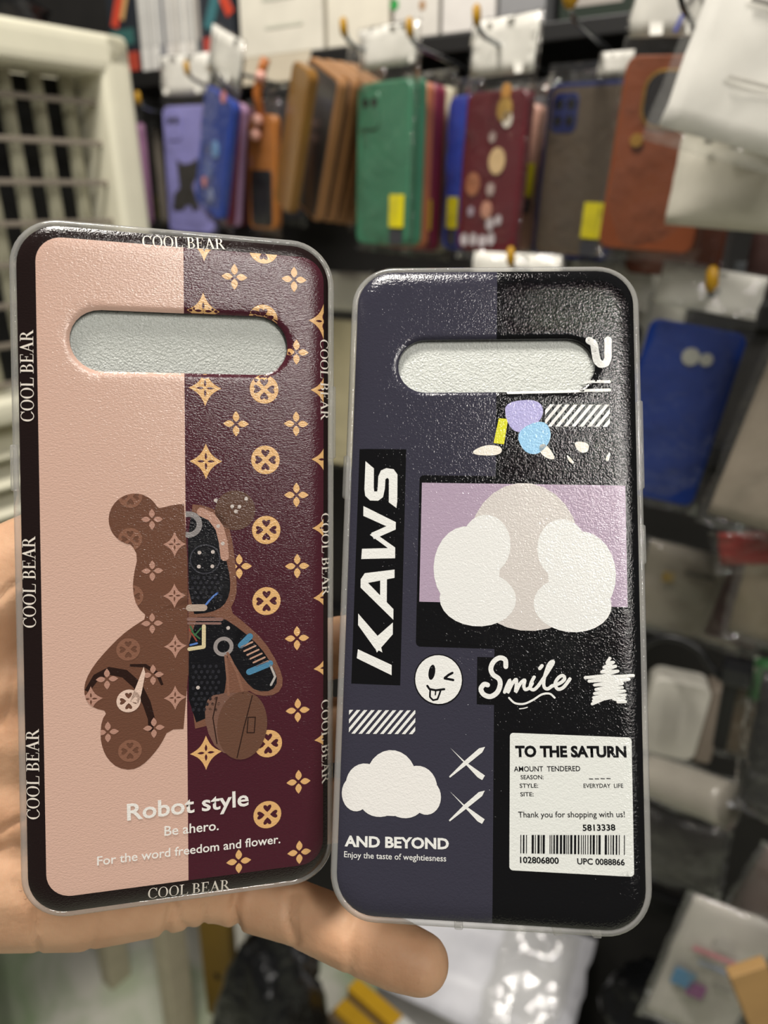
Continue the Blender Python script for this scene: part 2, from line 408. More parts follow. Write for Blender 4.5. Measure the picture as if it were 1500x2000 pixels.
# serif capitals, each a list of polygons in a 1-high box; returns (polygons, advance)
def arc(cx, cy, rx, ry, a0, a1, tk, tn, n=26):
    out, inn = [], []
    for i in range(n + 1):
        a = math.radians(a0 + (a1 - a0) * i / n); t = tn + (tk - tn) * abs(math.cos(a)) ** 1.3
        out.append((cx + rx * math.cos(a), cy + ry * math.sin(a)))
        inn.append((cx + (rx - t) * math.cos(a), cy + (ry - min(t, tn * 1.1)) * math.sin(a)))
    return out + inn[::-1]
def quad(x0, y0, x1, y1): return [(x0, y0), (x1, y0), (x1, y1), (x0, y1)]
TK, TN = 0.125, 0.045
def serif(ch):
    if ch == 'O': return [arc(0.38, 0.5, 0.36, 0.51, 0, 359.9, TK, TN, 44)], 0.79
    if ch == 'C': return [arc(0.38, 0.5, 0.36, 0.51, 42, 318, TK, TN, 36), quad(0.62, 0.70, 0.66, 1.0), [(0.60, 0.16), (0.66, 0.22), (0.70, 0.2), (0.64, 0.12)]], 0.73
    st = [quad(0.10, 0, 0.10 + TK, 1), quad(0.0, 0, 0.33, 0.035), quad(0.0, 0.965, 0.33, 1)]
    if ch == 'L': return st + [quad(0.1, 0, 0.58, 0.045), [(0.54, 0), (0.59, 0), (0.63, 0.27), (0.60, 0.27)]], 0.66
    if ch == 'E': return st + [quad(0.1, 0, 0.56, 0.045), quad(0.1, 0.955, 0.55, 1), quad(0.1, 0.49, 0.42, 0.53), [(0.54, 0), (0.57, 0), (0.62, 0.26), (0.59, 0.26)], quad(0.53, 0.76, 0.56, 1), quad(0.40, 0.38, 0.43, 0.64)], 0.66
    if ch == 'B': return st + [arc(0.28, 0.75, 0.26, 0.25, -90, 90, TK, 0.04, 16), arc(0.28, 0.265, 0.32, 0.265, -90, 90, TK, 0.04, 16), quad(0.2, 0, 0.3, 0.04), quad(0.2, 0.49, 0.3, 0.53), quad(0.2, 0.96, 0.3, 1)], 0.67
    if ch == 'R': return st + [arc(0.28, 0.74, 0.28, 0.26, -90, 90, TK, 0.04, 16), quad(0.2, 0.48, 0.3, 0.52), quad(0.2, 0.96, 0.3, 1), [(0.30, 0.5), (0.44, 0.5), (0.72, 0.03), (0.56, 0.03)], quad(0.56, 0, 0.76, 0.035)], 0.74
    if ch == 'A': return [[(0.10, 0), (0.14, 0), (0.42, 0.90), (0.36, 1.02)], [(0.36, 1.02), (0.41, 1.02), (0.72, 0), (0.57, 0), (0.34, 0.82)], quad(0.2, 0.33, 0.55, 0.37), quad(0.0, 0, 0.25, 0.035), quad(0.48, 0, 0.80, 0.035)], 0.78
    return [], 0.26
def cool_bear(case, p0, p1, cap, col='#efe6da'):
    a = np.array(case.px(*p0)); b_ = np.array(case.px(*p1)); L = np.linalg.norm(b_ - a); e = (b_ - a) / L; nn = np.array((-e[1], e[0]))
    shapes, x = [], 0
    for ch in 'COOL BEAR':
        pl, adv = serif(ch)
        shapes += [[(px_ + x, py_) for px_, py_ in p] for p in pl]; x += adv
    k = L / x
    out = [[[tuple(a + e * u * k + nn * v * cap) for u, v in p]] for p in shapes]
    case.fill('border_lettering', [p for q in out for p in ([q[0]])], col, 6, step=0.8, union=True)

# printed motifs (mm)
def petal(cx, cy, l, wd, ang, off=0.0, n=7):
    pts = []
    for i in range(n + 1):
        t = i / n; pts.append((off + l * t, wd / 2 * math.sin(math.pi * t ** 0.85)))
    pts += [(x, -y) for x, y in pts[::-1][1:-1]]
    c, s_ = math.cos(ang), math.sin(ang)
    return [(cx + x * c - y * s_, cy + x * s_ + y * c) for x, y in pts]
def flower(c, r): return [petal(c[0], c[1], r * 0.86, r * 0.52, math.pi / 2 * k, r * 0.14) for k in range(4)]
def diamond(c, r):
    o = []
    for k in range(4):
        a = math.pi / 2 * k
        for i in range(6):
            t = i / 6; x, y = (1 - t), t; bow = 0.18 * math.sin(math.pi * t); x -= bow * 0.7; y -= bow * 0.7
            o.append((c[0] + r * (x * math.cos(a) - y * math.sin(a)), c[1] + r * 1.12 * (x * math.sin(a) + y * math.cos(a))))
    return [o] + [petal(c[0], c[1], r * 0.46, r * 0.16, math.pi / 2 * k, r * 0.09) for k in range(4)]
def wheel(c, r):
    o = [(c[0] + r * math.cos(a), c[1] + r * math.sin(a)) for a in np.linspace(0, 2 * math.pi, 29)[:-1]]
    out = [o]
    for k in range(4):
        a = math.pi / 2 * k; hs = []
        for i in range(15):
            t = 2 * math.pi * i / 15
            hx = 0.30 * math.sin(t) ** 3; hy = 0.25 * math.cos(t) - 0.11 * math.cos(2 * t) - 0.05 * math.cos(3 * t)
            u, v = 0.50 + hy * 1.0, hx
            hs.append((c[0] + r * (u * math.cos(a) - v * math.sin(a)), c[1] + r * (u * math.sin(a) + v * math.cos(a))))
        out.append(hs)
    return out
def ell(cx, cy, rx, ry, rot=0, n=32):
    return [(cx + rx * math.cos(a) * math.cos(rot) - ry * math.sin(a) * math.sin(rot), cy + rx * math.cos(a) * math.sin(rot) + ry * math.sin(a) * math.cos(rot)) for a in np.linspace(0, 2 * math.pi, n + 1)[:-1]]
def smoothpoly(pts, it=2):
    for _ in range(it):
        o = []
        for i in range(len(pts)):
            p, q = pts[i], pts[(i + 1) % len(pts)]
            o += [(p[0] * .75 + q[0] * .25, p[1] * .75 + q[1] * .25), (p[0] * .25 + q[0] * .75, p[1] * .25 + q[1] * .75)]
        pts = o
    return pts

# ================= the pink and maroon case
def slot_from(k, l, r_, t, b_):
    f_ = lambda p: np.array([(lambda v: (v[0] / v[2], v[1] / v[2]))(HOM[k] @ np.array((p[0], p[1], 1.0)))])[0]
    L_, R_, T_, B_ = f_(l), f_(r_), f_(t), f_(b_)
    c = (L_ + R_) / 2; d = R_ - L_
    return (c[0], c[1], float(np.linalg.norm(d)), float(np.linalg.norm(T_ - B_)), math.atan2(d[1], d[0]) * 0.5)
A = Case('L', 'phone_case', 'phone case with pink and maroon halves, bear print and dark brown border lettering', slot_from('L', (136, 665), (558, 678), (350, 615), (345, 731)), 'linen')
A.button(1, *[A.px(650, y)[1] for y in (757, 900)]); A.button(-1, *[A.px(20, y)[1] for y in (862, 955)])
inner = smoothpoly(A.pxs([(76, 478), (76, 520), (78, 900), (88, 1400), (95, 1690), (102, 1738), (150, 1739), (369, 1715), (560, 1693), (623, 1686), (627, 1640), (632, 1300), (632, 900), (622, 540), (617, 498), (565, 492), (360, 490), (120, 477)]), 0)
x0 = A.px(80, 1000)[0]; x1 = A.px(629, 1000)[0]; yt = (A.px(359, 486)[1]); yb = A.px(368, 1716)[1]
xm = A.px(363, 1100)[0]; rr_ = 6.2
def rr_box(xa, ya, xb, yb_, r_, corners):
    out = []
    for (cx, cy, a0, on) in ((xb, yb_, 0, corners[0]), (xa, yb_, 90, corners[1]), (xa, ya, 180, corners[2]), (xb, ya, 270, corners[3])):
        if not on: out.append((cx, cy)); continue
        sx = -1 if cx == xb else 1; sy = -1 if cy == yb_ else 1
        for k in range(9):
            a = math.radians(a0 + 90 * k / 8); out.append((cx + sx * r_ + r_ * math.cos(a), cy + sy * r_ + r_ * math.sin(a)))
    return out
PINK = rr_box(x0, yb, xm, yt, rr_, (0, 1, 1, 0)); MAR = rr_box(xm, yb, x1, yt, rr_, (1, 0, 0, 1))
A.shell('#1f1413', rr_box(x0 + 0.25, yb + 0.25, x1 - 0.25, yt - 0.25, rr_ - 0.25, (1, 1, 1, 1)))
A.fill('pink_half_print', [PINK, A.slotpoly], '#d8b3a2', 1, clip=[PINK], grid=2.0)
A.fill('maroon_half_print', [MAR, A.slotpoly], '#4a1f2a', 1, clip=[MAR], grid=2.0)
GOLD = '#e3b377'
P = A.px
fl = [(455, 545), (570, 552), (575, 693), (459, 830), (575, 832), (576, 970), (466, 1107), (578, 1108), (578, 1248), (580, 1388), (582, 1527), (467, 1680), (584, 1664)]
dm = [(396, 478), (395, 610), (399, 760), (401, 902), (403, 1468), (628, 634), (632, 768), (634, 902), (636, 1035), (638, 1170), (639, 1307), (641, 1445)]
wh = [(511, 492), (511, 628), (513, 764), (516, 901), (518, 1037), (519, 1175), (523, 1452), (522, 1590)]
ex = [A.slot_outline(0.15)]
for nm, sh_ in [('flower_print', flower(P(*c), 3.3)) for c in fl] + [('diamond_print', diamond(P(*c), 4.1)) for c in dm] + [('wheel_print', wheel(P(*c), 3.75)) for c in wh]:
    A.fill(nm, sh_, GOLD, 2, clip=[MAR], excl=ex, step=1.2)
# the bear: a plain teddy outline, one half patterned brown, one half dark machine parts
bl = A.pxs([(365, 984), (340, 985), (316, 991)] + [(263 + 50 * math.cos(math.radians(a)), 1012 - 50 * math.sin(math.radians(a))) for a in range(25, 280, 15)] +
           [(270, 1085), (262, 1120), (260, 1150), (268, 1182), (290, 1203), (262, 1220), (238, 1238), (210, 1266), (186, 1294), (170, 1322), (166, 1345), (172, 1367), (188, 1379), (212, 1385), (201, 1402), (198, 1433), (203, 1458), (213, 1478), (232, 1495), (258, 1500), (280, 1491), (300, 1471), (316, 1450), (330, 1422), (369, 1421)])
bl = smoothpoly(bl, 1)
BEAR = [bl]
bear = A.fill('bear_print', BEAR, '#6e4a3a', 3, step=2)
A.fill('bear_rim_print', [smoothpoly(A.pxs([(367, 984), (400, 988), (425, 1000), (445, 1025), (455, 1070), (461, 1130), (461, 1165), (447, 1193), (475, 1215), (515, 1252), (543, 1300), (553, 1335), (540, 1357), (505, 1360), (480, 1345), (452, 1385), (420, 1412), (369, 1424)]), 1)], '#7d5645', 3)
A.fill('bear_ear_print', [ell(*P(458, 998), 5.2, 5.2)], '#5e4235', 3)
A.fill('machine_print', [smoothpoly(A.pxs([(366, 1002), (392, 1003), (418, 1020), (433, 1050), (440, 1090), (449, 1130), (448, 1160), (436, 1184), (410, 1196), (369, 1199)]), 1)], '#121216', 4)
A.fill('machine_print', [smoothpoly(A.pxs([(369, 1204), (432, 1204), (470, 1230), (507, 1263), (532, 1302), (542, 1330), (530, 1350), (500, 1350), (478, 1330), (455, 1292), (441, 1278), (443, 1330), (428, 1390), (369, 1415)]), 1)], '#121216', 4)
dd = []
A.strokes('machine_detail_print', [[(392, 1000), (412, 1010), (428, 1032), (435, 1060), (438, 1088)]], 2.2, '#b98f7d', 5)
A.strokes('machine_detail_print', [[(368, 1208), (432, 1209)], [(368, 1216), (430, 1217)]], [0.9, 0.6], '#8a6a62', 5)
A.strokes('machine_detail_print', [[(398, 1222), (398, 1262), (370, 1266)]], 1.0, '#d9c9a0', 5)
A.strokes('machine_detail_print', [[(370, 1186), (398, 1186)]], 1.8, '#b7a394', 5)
A.strokes('machine_detail_print', [[(402, 1180), (412, 1168), (424, 1158)], [(385, 1255), (372, 1258)]], 0.5, '#5b7fc4', 5)
A.strokes('machine_detail_print', [[(372, 1222), (380, 1240), (392, 1226)], [(374, 1232), (390, 1246)]], 0.4, '#3f6b46', 5)
A.strokes('machine_detail_print', [[(370, 1228), (384, 1250)]], 0.4, '#9a4a3c', 5)
A.strokes('machine_detail_print', [[(470, 1260), (487, 1243)], [(486, 1312), (526, 1296)]], 1.7, '#4f86a8', 5)
A.strokes('machine_detail_print', [[(470 + 6 * i, 1264 + 7.5 * i), (492 + 6 * i, 1254 + 7.5 * i)] for i in range(6)], 0.45, '#c49a84', 5)
A.strokes('machine_detail_print', [[(527, 1300), (536, 1322), (528, 1338)]], 0.6, '#b9b3ae', 5)
for c, r0, r1, cl in (((368, 1024), 3.4, 2.0, '#8f8988'), ((436, 1262), 2.6, 1.6, '#9a9290'), ((400, 1092), 3.9, 3.6, '#3b3b42')):
    A.fill('gear_print', [ell(*P(*c), r0, r0), ell(*P(*c), r1, r1)], cl, 5, clip=[[(xm, -90), (60, -90), (60, 90), (xm, 90)]])
holes = []
for j in range(9):
    for i in range(5): holes.append([ell(*P(378 + 11 * i + 5 * (j % 2), 1300 + 10.5 * j), 0.42, 0.5, 0, 8)])
for j in range(5):
    for i in range(6): holes.append([ell(*P(376 + 11 * i + 5 * (j % 2), 1128 + 9.5 * j), 0.42, 0.48, 0, 8)])
A.multi('mesh_holes_print', [h for h in holes if h[0][0][0] < P(440, 1300)[0]], '#2b2b31', 5)
A.multi('rivet_print', [[ell(*P(x, y), 0.5, 0.5, 0, 10)] for x, y in ((389, 1079), (415, 1078), (388, 1106), (414, 1106), (452, 990), (466, 991), (459, 1000), (420, 978), (479, 976), (387, 1341), (445, 1226), (425, 1028), (434, 1062))], '#c9bdb6', 6)
# bag hanging from the arm
A.strokes('bag_print', [[(440, 1280), (444, 1320), (446, 1356)], [(444, 1275), (462, 1312), (474, 1352)]], 0.7, '#8a6250', 6)
A.fill('bag_print', [smoothpoly(A.pxs([(400, 1370), (422, 1352), (500, 1352), (470, 1478), (425, 1465), (402, 1420)]), 1)], '#7b5a4d', 5)
A.fill('bag_print', [ell(*P(473, 1416), 6.6, 9.2, -0.05)], '#6a4a3b', 6)
A.strokes('bag_seam_print', [[(492, 1358), (476, 1420), (463, 1478)], [(484, 1400), (498, 1400), (496, 1430), (482, 1430), (484, 1400)], [(424, 1360), (416, 1400), (424, 1450)]], 0.28, '#2f1d17', 7)
# pattern and shading lines inside the brown half
bf = [(297, 1013), (298, 1113), (298, 1215), (300, 1315), (211, 1322), (213, 1425), (302, 1418)]; bd = [(341, 1062), (341, 1162), (343, 1260), (343, 1360), (180, 1360)]; bw = [(252, 1265), (256, 1462), (255, 968), (255, 1051), (258, 1162)]
A.strokes('bear_fold_print', [[(172, 1345), (190, 1318), (215, 1306), (245, 1312), (270, 1335), (288, 1370), (297, 1400), (296, 1425)], [(255, 1296), (285, 1297), (308, 1312), (318, 1335)]], [2.2, 1.0], '#2c1a15', 4, taper=True)
for sh_ in [flower(P(*c), 2.7) for c in bf] + [diamond(P(*c), 2.85) for c in bd]: A.fill('bear_pattern_print', sh_, '#b98d7c', 5, clip=BEAR, step=1.2)
for c in bw: A.fill('bear_wheel_print', wheel(P(*c), 2.9), '#8a604d', 5, clip=BEAR, step=1.2)
A.multi('bear_bright_print', [wheel(P(253, 1365), 2.95), [A.pxs([(282, 1299), (285, 1312), (278, 1350), (272, 1370), (256, 1366), (262, 1350), (272, 1325)])]], '#e6c9b8', 6, clip=BEAR)
# lettering
A.text('lettering', 'Robot style', (251, 1597), (486, 1571), '#f2eee8', 7, bold=0.018, cap=4.3)
A.text('lettering', 'Be ahero.', (323, 1628), (428, 1618), '#f2eee8', 7, bold=0.012)
A.text('lettering', 'For the word freedom and flower.', (193, 1684), (547, 1645), '#f2eee8', 7, bold=0.012)
cool_bear(A, (277, 485), (437, 491), 3.1)
cool_bear(A, (291, 1754), (450, 1738), 3.2)
for y0_, y1_, xx in ((820, 642, 68), (1221, 1043, 73), (1594, 1418, 81)): cool_bear(A, (xx, y0_), (xx - 2, y1_), 3.1)
for y0_, y1_, xx in ((668, 825, 621), (1006, 1167, 625), (1370, 1533, 626)): cool_bear(A, (xx, y0_), (xx + 2, y1_), 2.35)

# ================= the navy and black case
B = Case('R', 'phone_case', 'phone case with slate grey and black halves, white lettering and barcode label', slot_from('R', (775, 716), (1160, 719), (968, 668), (966, 772)), 'leather')
B.button(1, *[B.px(1258, y)[1] for y in (785, 960)]); B.button(1, *[B.px(1262, y)[1] for y in (1032, 1110)]); B.button(-1, *[B.px(665, y)[1] for y in (880, 965)])
P = B.px; S_ = B.slotpoly
xm = P(966, 1100)[0]; NAV = [(x, y) for x, y in B.outline if x < xm]
NAV = rr_box(-W / 2 + INS, -H / 2 + INS, xm, H / 2 - INS, RC - INS, (0, 1, 1, 0))
BLK = rr_box(xm, -H / 2 + INS, W / 2 - INS, H / 2 - INS, RC - INS, (1, 0, 0, 1))
B.shell('#0d0d0f', rr_box(-W / 2 + INS - 1, -H / 2, W / 2, H / 2, 0.1, (0, 0, 0, 0)))
B.fill('back_panel', [BLK, S_], '#0d0d0f', 0, clip=[BLK], grid=2.0)
B.fill('slate_half_print', [NAV, S_], '#353440', 0, clip=[NAV], grid=2.0)
B.fill('black_block_print', [rr_box(*P(688, 1331), *P(792, 878), 0.3, (0, 0, 0, 0))], '#0d0d0f', 2, grid=2)
fx0, fy0 = P(813, 1262); fx1, fy1 = P(1000, 936)
B.fill('black_block_print', [rr_box(fx0, fy0, fx1, fy1, 1.2, (0, 1, 1, 0))], '#0d0d0f', 2)
bx0, by0 = P(932, 1377); bx1, by1 = P(1000, 1289)
B.fill('black_block_print', [rr_box(bx0, by0, bx1, by1, 0.3, (0, 0, 0, 0))], '#0d0d0f', 2)
mx0, my1 = P(823, 944); mx1, my0 = P(1224, 1196)
MAUVE = rr_box(mx0, my0, mx1, my1, 0.3, (0, 0, 0, 0))
B.fill('mauve_panel_print', [MAUVE], '#a795a8', 3, step=1.5, grid=2)
# plain rounded cloud in place of the picture on the panel
def cloud(c, w_, h_, lobes):
    return [ell(c[0] + w_ * x, c[1] + h_ * y, w_ * r_, h_ * q, 0, 26) for x, y, r_, q in lobes]
cc = P(1022, 1100)
hill = smoothpoly([P(818, 1262), P(822, 1205), P(900, 1180), P(1022, 1168), P(1150, 1182), P(1226, 1205), P(1230, 1262)], 1)
B.fill('hill_print', [hill], '#0d0d0f', 4, clip=[rr_box(mx0, fy0, mx1, my1, 0.3, (0, 0, 0, 0))])
B.fill('cloud_print', [p for p in cloud(cc, 50, 40, [(0.0, 0.10, 0.29, 0.42), (0.02, -0.16, 0.30, 0.30)])], '#c8c2bd', 5, union=True, grid=1.4)
B.fill('cloud_print', [p for p in cloud(cc, 50, 40, [(-0.30, -0.06, 0.175, 0.28), (0.30, -0.08, 0.175, 0.28), (-0.24, -0.26, 0.2, 0.18), (0.25, -0.28, 0.2, 0.18), (-0.2, 0.1, 0.13, 0.2), (0.2, 0.08, 0.13, 0.2)])], '#dcdcd9', 6, union=True, grid=1.4)
# plain colour patches below the camera slot
B.fill('colour_patch_print', [smoothpoly(B.pxs([(985, 790), (1050, 786), (1062, 818), (1030, 850), (1000, 850), (984, 820)]), 2)], '#aaa6d2', 4)
B.fill('colour_patch_print', [smoothpoly(B.pxs([(1004, 848), (1060, 824), (1078, 860), (1052, 896), (1020, 890)]), 2)], '#8fbfe0', 5)
B.fill('colour_patch_print', [B.pxs([(972, 822), (990, 824), (982, 873), (962, 870)])], '#d2cf2e', 4)
B.multi('colour_patch_print', [[smoothpoly(B.pxs(q), 2)] for q in ([(920, 884), (950, 872), (980, 878), (975, 895), (925, 893)], [(1048, 878), (1064, 872), (1086, 908), (1058, 900)], [(1116, 870), (1148, 874), (1146, 893), (1128, 893)], [(1102, 893), (1122, 914), (1110, 913)], [(1190, 890), (1186, 912), (1178, 908)])], '#e3ddd0', 5)
WHT = '#dededa'
B.strokes('lettering', [[(1147, 674), (1156, 680), (1160, 700), (1163, 714), (1170, 722), (1180, 720), (1184, 710), (1184, 674)]], 1.9, WHT, 4)
B.strokes('line_print', [[(1140, 754), (1187, 756)], [(990, 772), (1187, 772)]], 0.8, WHT, 4)
def hatch(x0_, x1_, yt_, yb_, n_, name='hatch_print'):
    bar = B.pxs([(x0_, yt_), (x1_, yt_ + 4), (x1_, yb_ + 4), (x0_, yb_)]); wd = (x1_ - x0_) / n_; sh = []
    for i in range(-3, n_ + 1):
        xa = x0_ + i * wd; sh.append([B.pxs([(xa, yb_ + 6), (xa + wd * 0.5, yb_ + 6), (xa + wd * 0.5 + (yb_ - yt_), yt_ - 2), (xa + (yb_ - yt_), yt_ - 2)])])
    B.multi(name, sh, WHT, 4, clip=[bar])
hatch(1062, 1188, 797, 840, 8); hatch(684, 813, 1382, 1428, 9)
c6 = lambda pts: [(640 + 0.4333 * x, 1250 + 0.4333 * y) for x, y in pts]
c5 = lambda pts: [(640 + 0.4333 * x, 880 + 0.4333 * y) for x, y in pts]
# big sideways word in heavy slanted capitals
K = [c5([(140, 888), (292, 962), (292, 1008), (135, 928)]), c5([(140, 728), (232, 835), (250, 905), (215, 885), (140, 780)]), c5([(205, 850), (296, 772), (296, 825), (225, 905)]),
     c5([(150, 575), (168, 548), (302, 535), (302, 572), (182, 592), (160, 604)]), c5([(150, 575), (172, 580), (298, 712), (298, 760), (150, 612)]), c5([(238, 572), (268, 568), (268, 690), (238, 662)]),
     c5([(160, 246), (306, 322), (306, 352), (290, 352), (160, 290)]), c5([(306, 322), (306, 355), (208, 396), (196, 368)]), c5([(190, 376), (208, 366), (304, 436), (304, 462)]), c5([(155, 438), (304, 438), (304, 484), (152, 484)])]
B.fill('lettering', [B.pxs(p) for p in K], WHT, 4, step=1.5, union=True, grid=1.4)
B.multi('lettering', [[B.pxs(c5(p))] for p in ([(168, 44), (206, 78), (206, 165), (208, 182), (222, 182), (224, 165), (226, 115), (238, 88), (262, 78), (295, 84), (312, 108), (312, 228), (308, 258), (274, 232), (274, 130), (268, 122), (258, 128), (256, 170), (248, 208), (226, 224), (190, 222), (168, 200), (164, 170)],)], WHT, 4)
# wink face
fc = c6([(502, 178)])[0]
B.fill('wink_face_print', [ell(*P(*fc), 6.35, 6.5)], '#101012', 4); face = B.fill('wink_face_print', [ell(*P(*fc), 6.05, 6.2)], WHT, 5)
B.multi('wink_face_line_print', [[ell(*P(*c6([(472, 145)])[0]), 0.85, 1.95, -0.15)]], '#101012', 6)
B.strokes('wink_face_line_print', [c6([(530, 172), (548, 158), (564, 150)]), c6([(530, 174), (550, 178), (568, 182)]), c6([(452, 205), (462, 220), (490, 226), (528, 222)]), c6([(465, 222), (464, 255), (478, 270), (498, 266), (506, 245), (512, 226)]), c6([(490, 228), (488, 246)])], [0.6, 0.6, 0.55, 0.45, 0.35], '#101012', 6)
# brush word, swash and star
sm = [[(803, 128), (800, 98), (775, 88), (748, 105), (736, 135), (746, 162), (772, 182), (778, 208), (765, 242), (735, 260), (705, 250), (692, 225), (706, 205), (722, 208)],
      [(798, 242), (808, 215), (822, 188), (816, 218), (812, 244), (832, 205), (850, 186), (850, 215), (848, 242), (868, 205), (888, 190), (884, 215), (890, 232), (908, 226), (922, 205)],
      [(930, 178), (916, 205), (914, 228), (930, 234), (950, 216)], [(955, 140), (965, 128)], [(948, 218), (985, 165), (1014, 118), (1010, 110), (994, 126), (976, 180), (974, 220), (990, 232), (1012, 218)],
      [(1010, 220), (1045, 208), (1066, 190), (1058, 174), (1038, 184), (1024, 210), (1036, 234), (1062, 226), (1090, 190)], [(818, 268), (845, 292), (885, 296), (925, 280), (965, 256), (1000, 254), (1022, 272)], [(865, 318), (885, 316), (900, 312)]]
def cat(pts, n_=5):
    pts = [np.array(p, float) for p in pts]
    if len(pts) < 3: return [tuple(p) for p in pts]
    out = []
    for i in range(len(pts) - 1):
        p0, p1, p2, p3 = pts[max(i - 1, 0)], pts[i], pts[i + 1], pts[min(i + 2, len(pts) - 1)]
        for k in range(n_):
            t = k / n_; out.append(tuple(0.5 * (2 * p1 + (p2 - p0) * t + (2 * p0 - 5 * p1 + 4 * p2 - p3) * t * t + (3 * p1 - p0 - 3 * p2 + p3) * t ** 3)))
    return out + [tuple(pts[-1])]
B.strokes('lettering', [c6(cat(l)) for l in sm], [1.25, 0.85, 0.85, 0.9, 0.85, 0.85, 0.5, 0.25], WHT, 4)
B.strokes('star_print', [c6([(1268, 102), (1255, 122), (1285, 120), (1242, 142), (1295, 138), (1232, 162), (1305, 160), (1235, 180), (1158, 186), (1376, 182), (1175, 202), (1355, 198), (1200, 220), (1325, 216), (1206, 240), (1325, 234), (1200, 258), (1335, 250), (1196, 276), (1338, 268), (1195, 290), (1262, 272), (1190, 304), (1245, 282)]), c6([(1262, 262), (1335, 282), (1285, 284), (1340, 298), (1305, 298)])], 0.75, WHT, 4)
for dy in (0, 195):          # two brush crosses
    B.fill('cross_print', [B.pxs(c6([(556, 484 + dy), (620, 545 + dy), (712, 612 + dy), (700, 632 + dy), (680, 620 + dy)])), B.pxs(c6([(712, 484 + dy), (700, 508 + dy), (640, 555 + dy), (556, 618 + dy), (552, 612 + dy), (620, 545 + dy), (685, 490 + dy)]))], WHT, 4, union=True)
# plain white cloud in place of the small figure
c0 = P(767, 1532)
B.fill('cloud_print', [p for p in cloud(c0, 25, 18, [(0, 0.1, 0.26, 0.4), (-0.27, 0.0, 0.2, 0.3), (0.27, 0.0, 0.2, 0.3), (-0.12, -0.2, 0.2, 0.22), (0.14, -0.2, 0.2, 0.22), (-0.36, -0.12, 0.15, 0.24), (0.36, -0.12, 0.15, 0.24), (0, -0.1, 0.3, 0.3)])], '#dedcd8', 4, union=True, grid=1.4)
B.text('lettering', 'AND BEYOND', c6([(86, 912)])[0], c6([(553, 935)])[0], WHT, 4, bold=0.036, cap=2.5)
B.text('lettering', 'Enjoy the taste of weghtiesness', c6([(84, 962)])[0], c6([(541, 990)])[0], WHT, 4, bold=0.006)
# shopping label
lb = [P(*c6([q])[0]) for q in ((823, 435), (1363, 447), (1385, 1070), (823, 1045))]
lx0, lx1 = (lb[0][0] + lb[3][0]) / 2, (lb[1][0] + lb[2][0]) / 2; ly1, ly0 = (lb[0][1] + lb[1][1]) / 2, (lb[2][1] + lb[3][1]) / 2
B.fill('shopping_label_print', [rr_box(lx0, ly0, lx1, ly1, 0.9, (1, 1, 1, 1))], '#d9dbd6', 4, grid=2, step=1.5)
INK = '#101012'
for body, a, b_, cp, bo in (('TO THE SATURN', (848, 530), (1345, 544), 2.55, 0.045), ('AMOUNT  TENDERED', (842, 597), (1138, 602), 1.25, 0.012), ('SEASON:', (872, 632), (974, 634), 1.0, 0.01), ('STYLE:', (868, 670), (950, 671), 1.0, 0.01),
                            ('SITE:', (871, 708), (930, 709), 1.0, 0.01), ('EVERYDAY  LIFE', (1153, 677), (1330, 681), 1.0, 0.008), ('Thank you for shopping with us!', (862, 802), (1338, 812), None, 0.006),
                            ('5813338', (1150, 868), (1296, 870), 1.45, 0.024), ('102806800', (871, 1004), (1044, 1012), 1.45, 0.026), ('UPC 0088866', (1126, 1016), (1338, 1026), 1.4, 0.024)):
    B.text('lettering', body, c6([a])[0], c6([b_])[0], INK, 6, bold=bo, cap=cp)
B.strokes('line_print', [c6([(1178 + 26 * i, 638), (1194 + 26 * i, 639)]) for i in range(4)], 0.2, INK, 6)
bars = []; rnd = random.Random(3); x = 872
while x < 1336:
    wd = rnd.choice((4, 4, 7, 10)); gp = rnd.choice((4, 5, 7)) + (14 if rnd.random() < 0.08 else 0)
    t_ = (x - 872) / 464
    bars.append([B.pxs(c6([(x, 880 + 12 * t_), (x + wd, 880 + 12 * t_), (x + wd, 962 + 18 * t_), (x, 962 + 18 * t_)]))]); x += wd + gp
B.multi('barcode_print', bars, INK, 6, step=6)
# notches in the bottom rim
for px_ in (900, 1095, 1172):
    q = B.px(px_, 1825)
    box('port_notch_edge', (q[0] * 1e-3, -H / 2e3 - 0.0001, -0.004), (0.0022, 0.0012, 0.005), TPU, B.root, 0.0005)

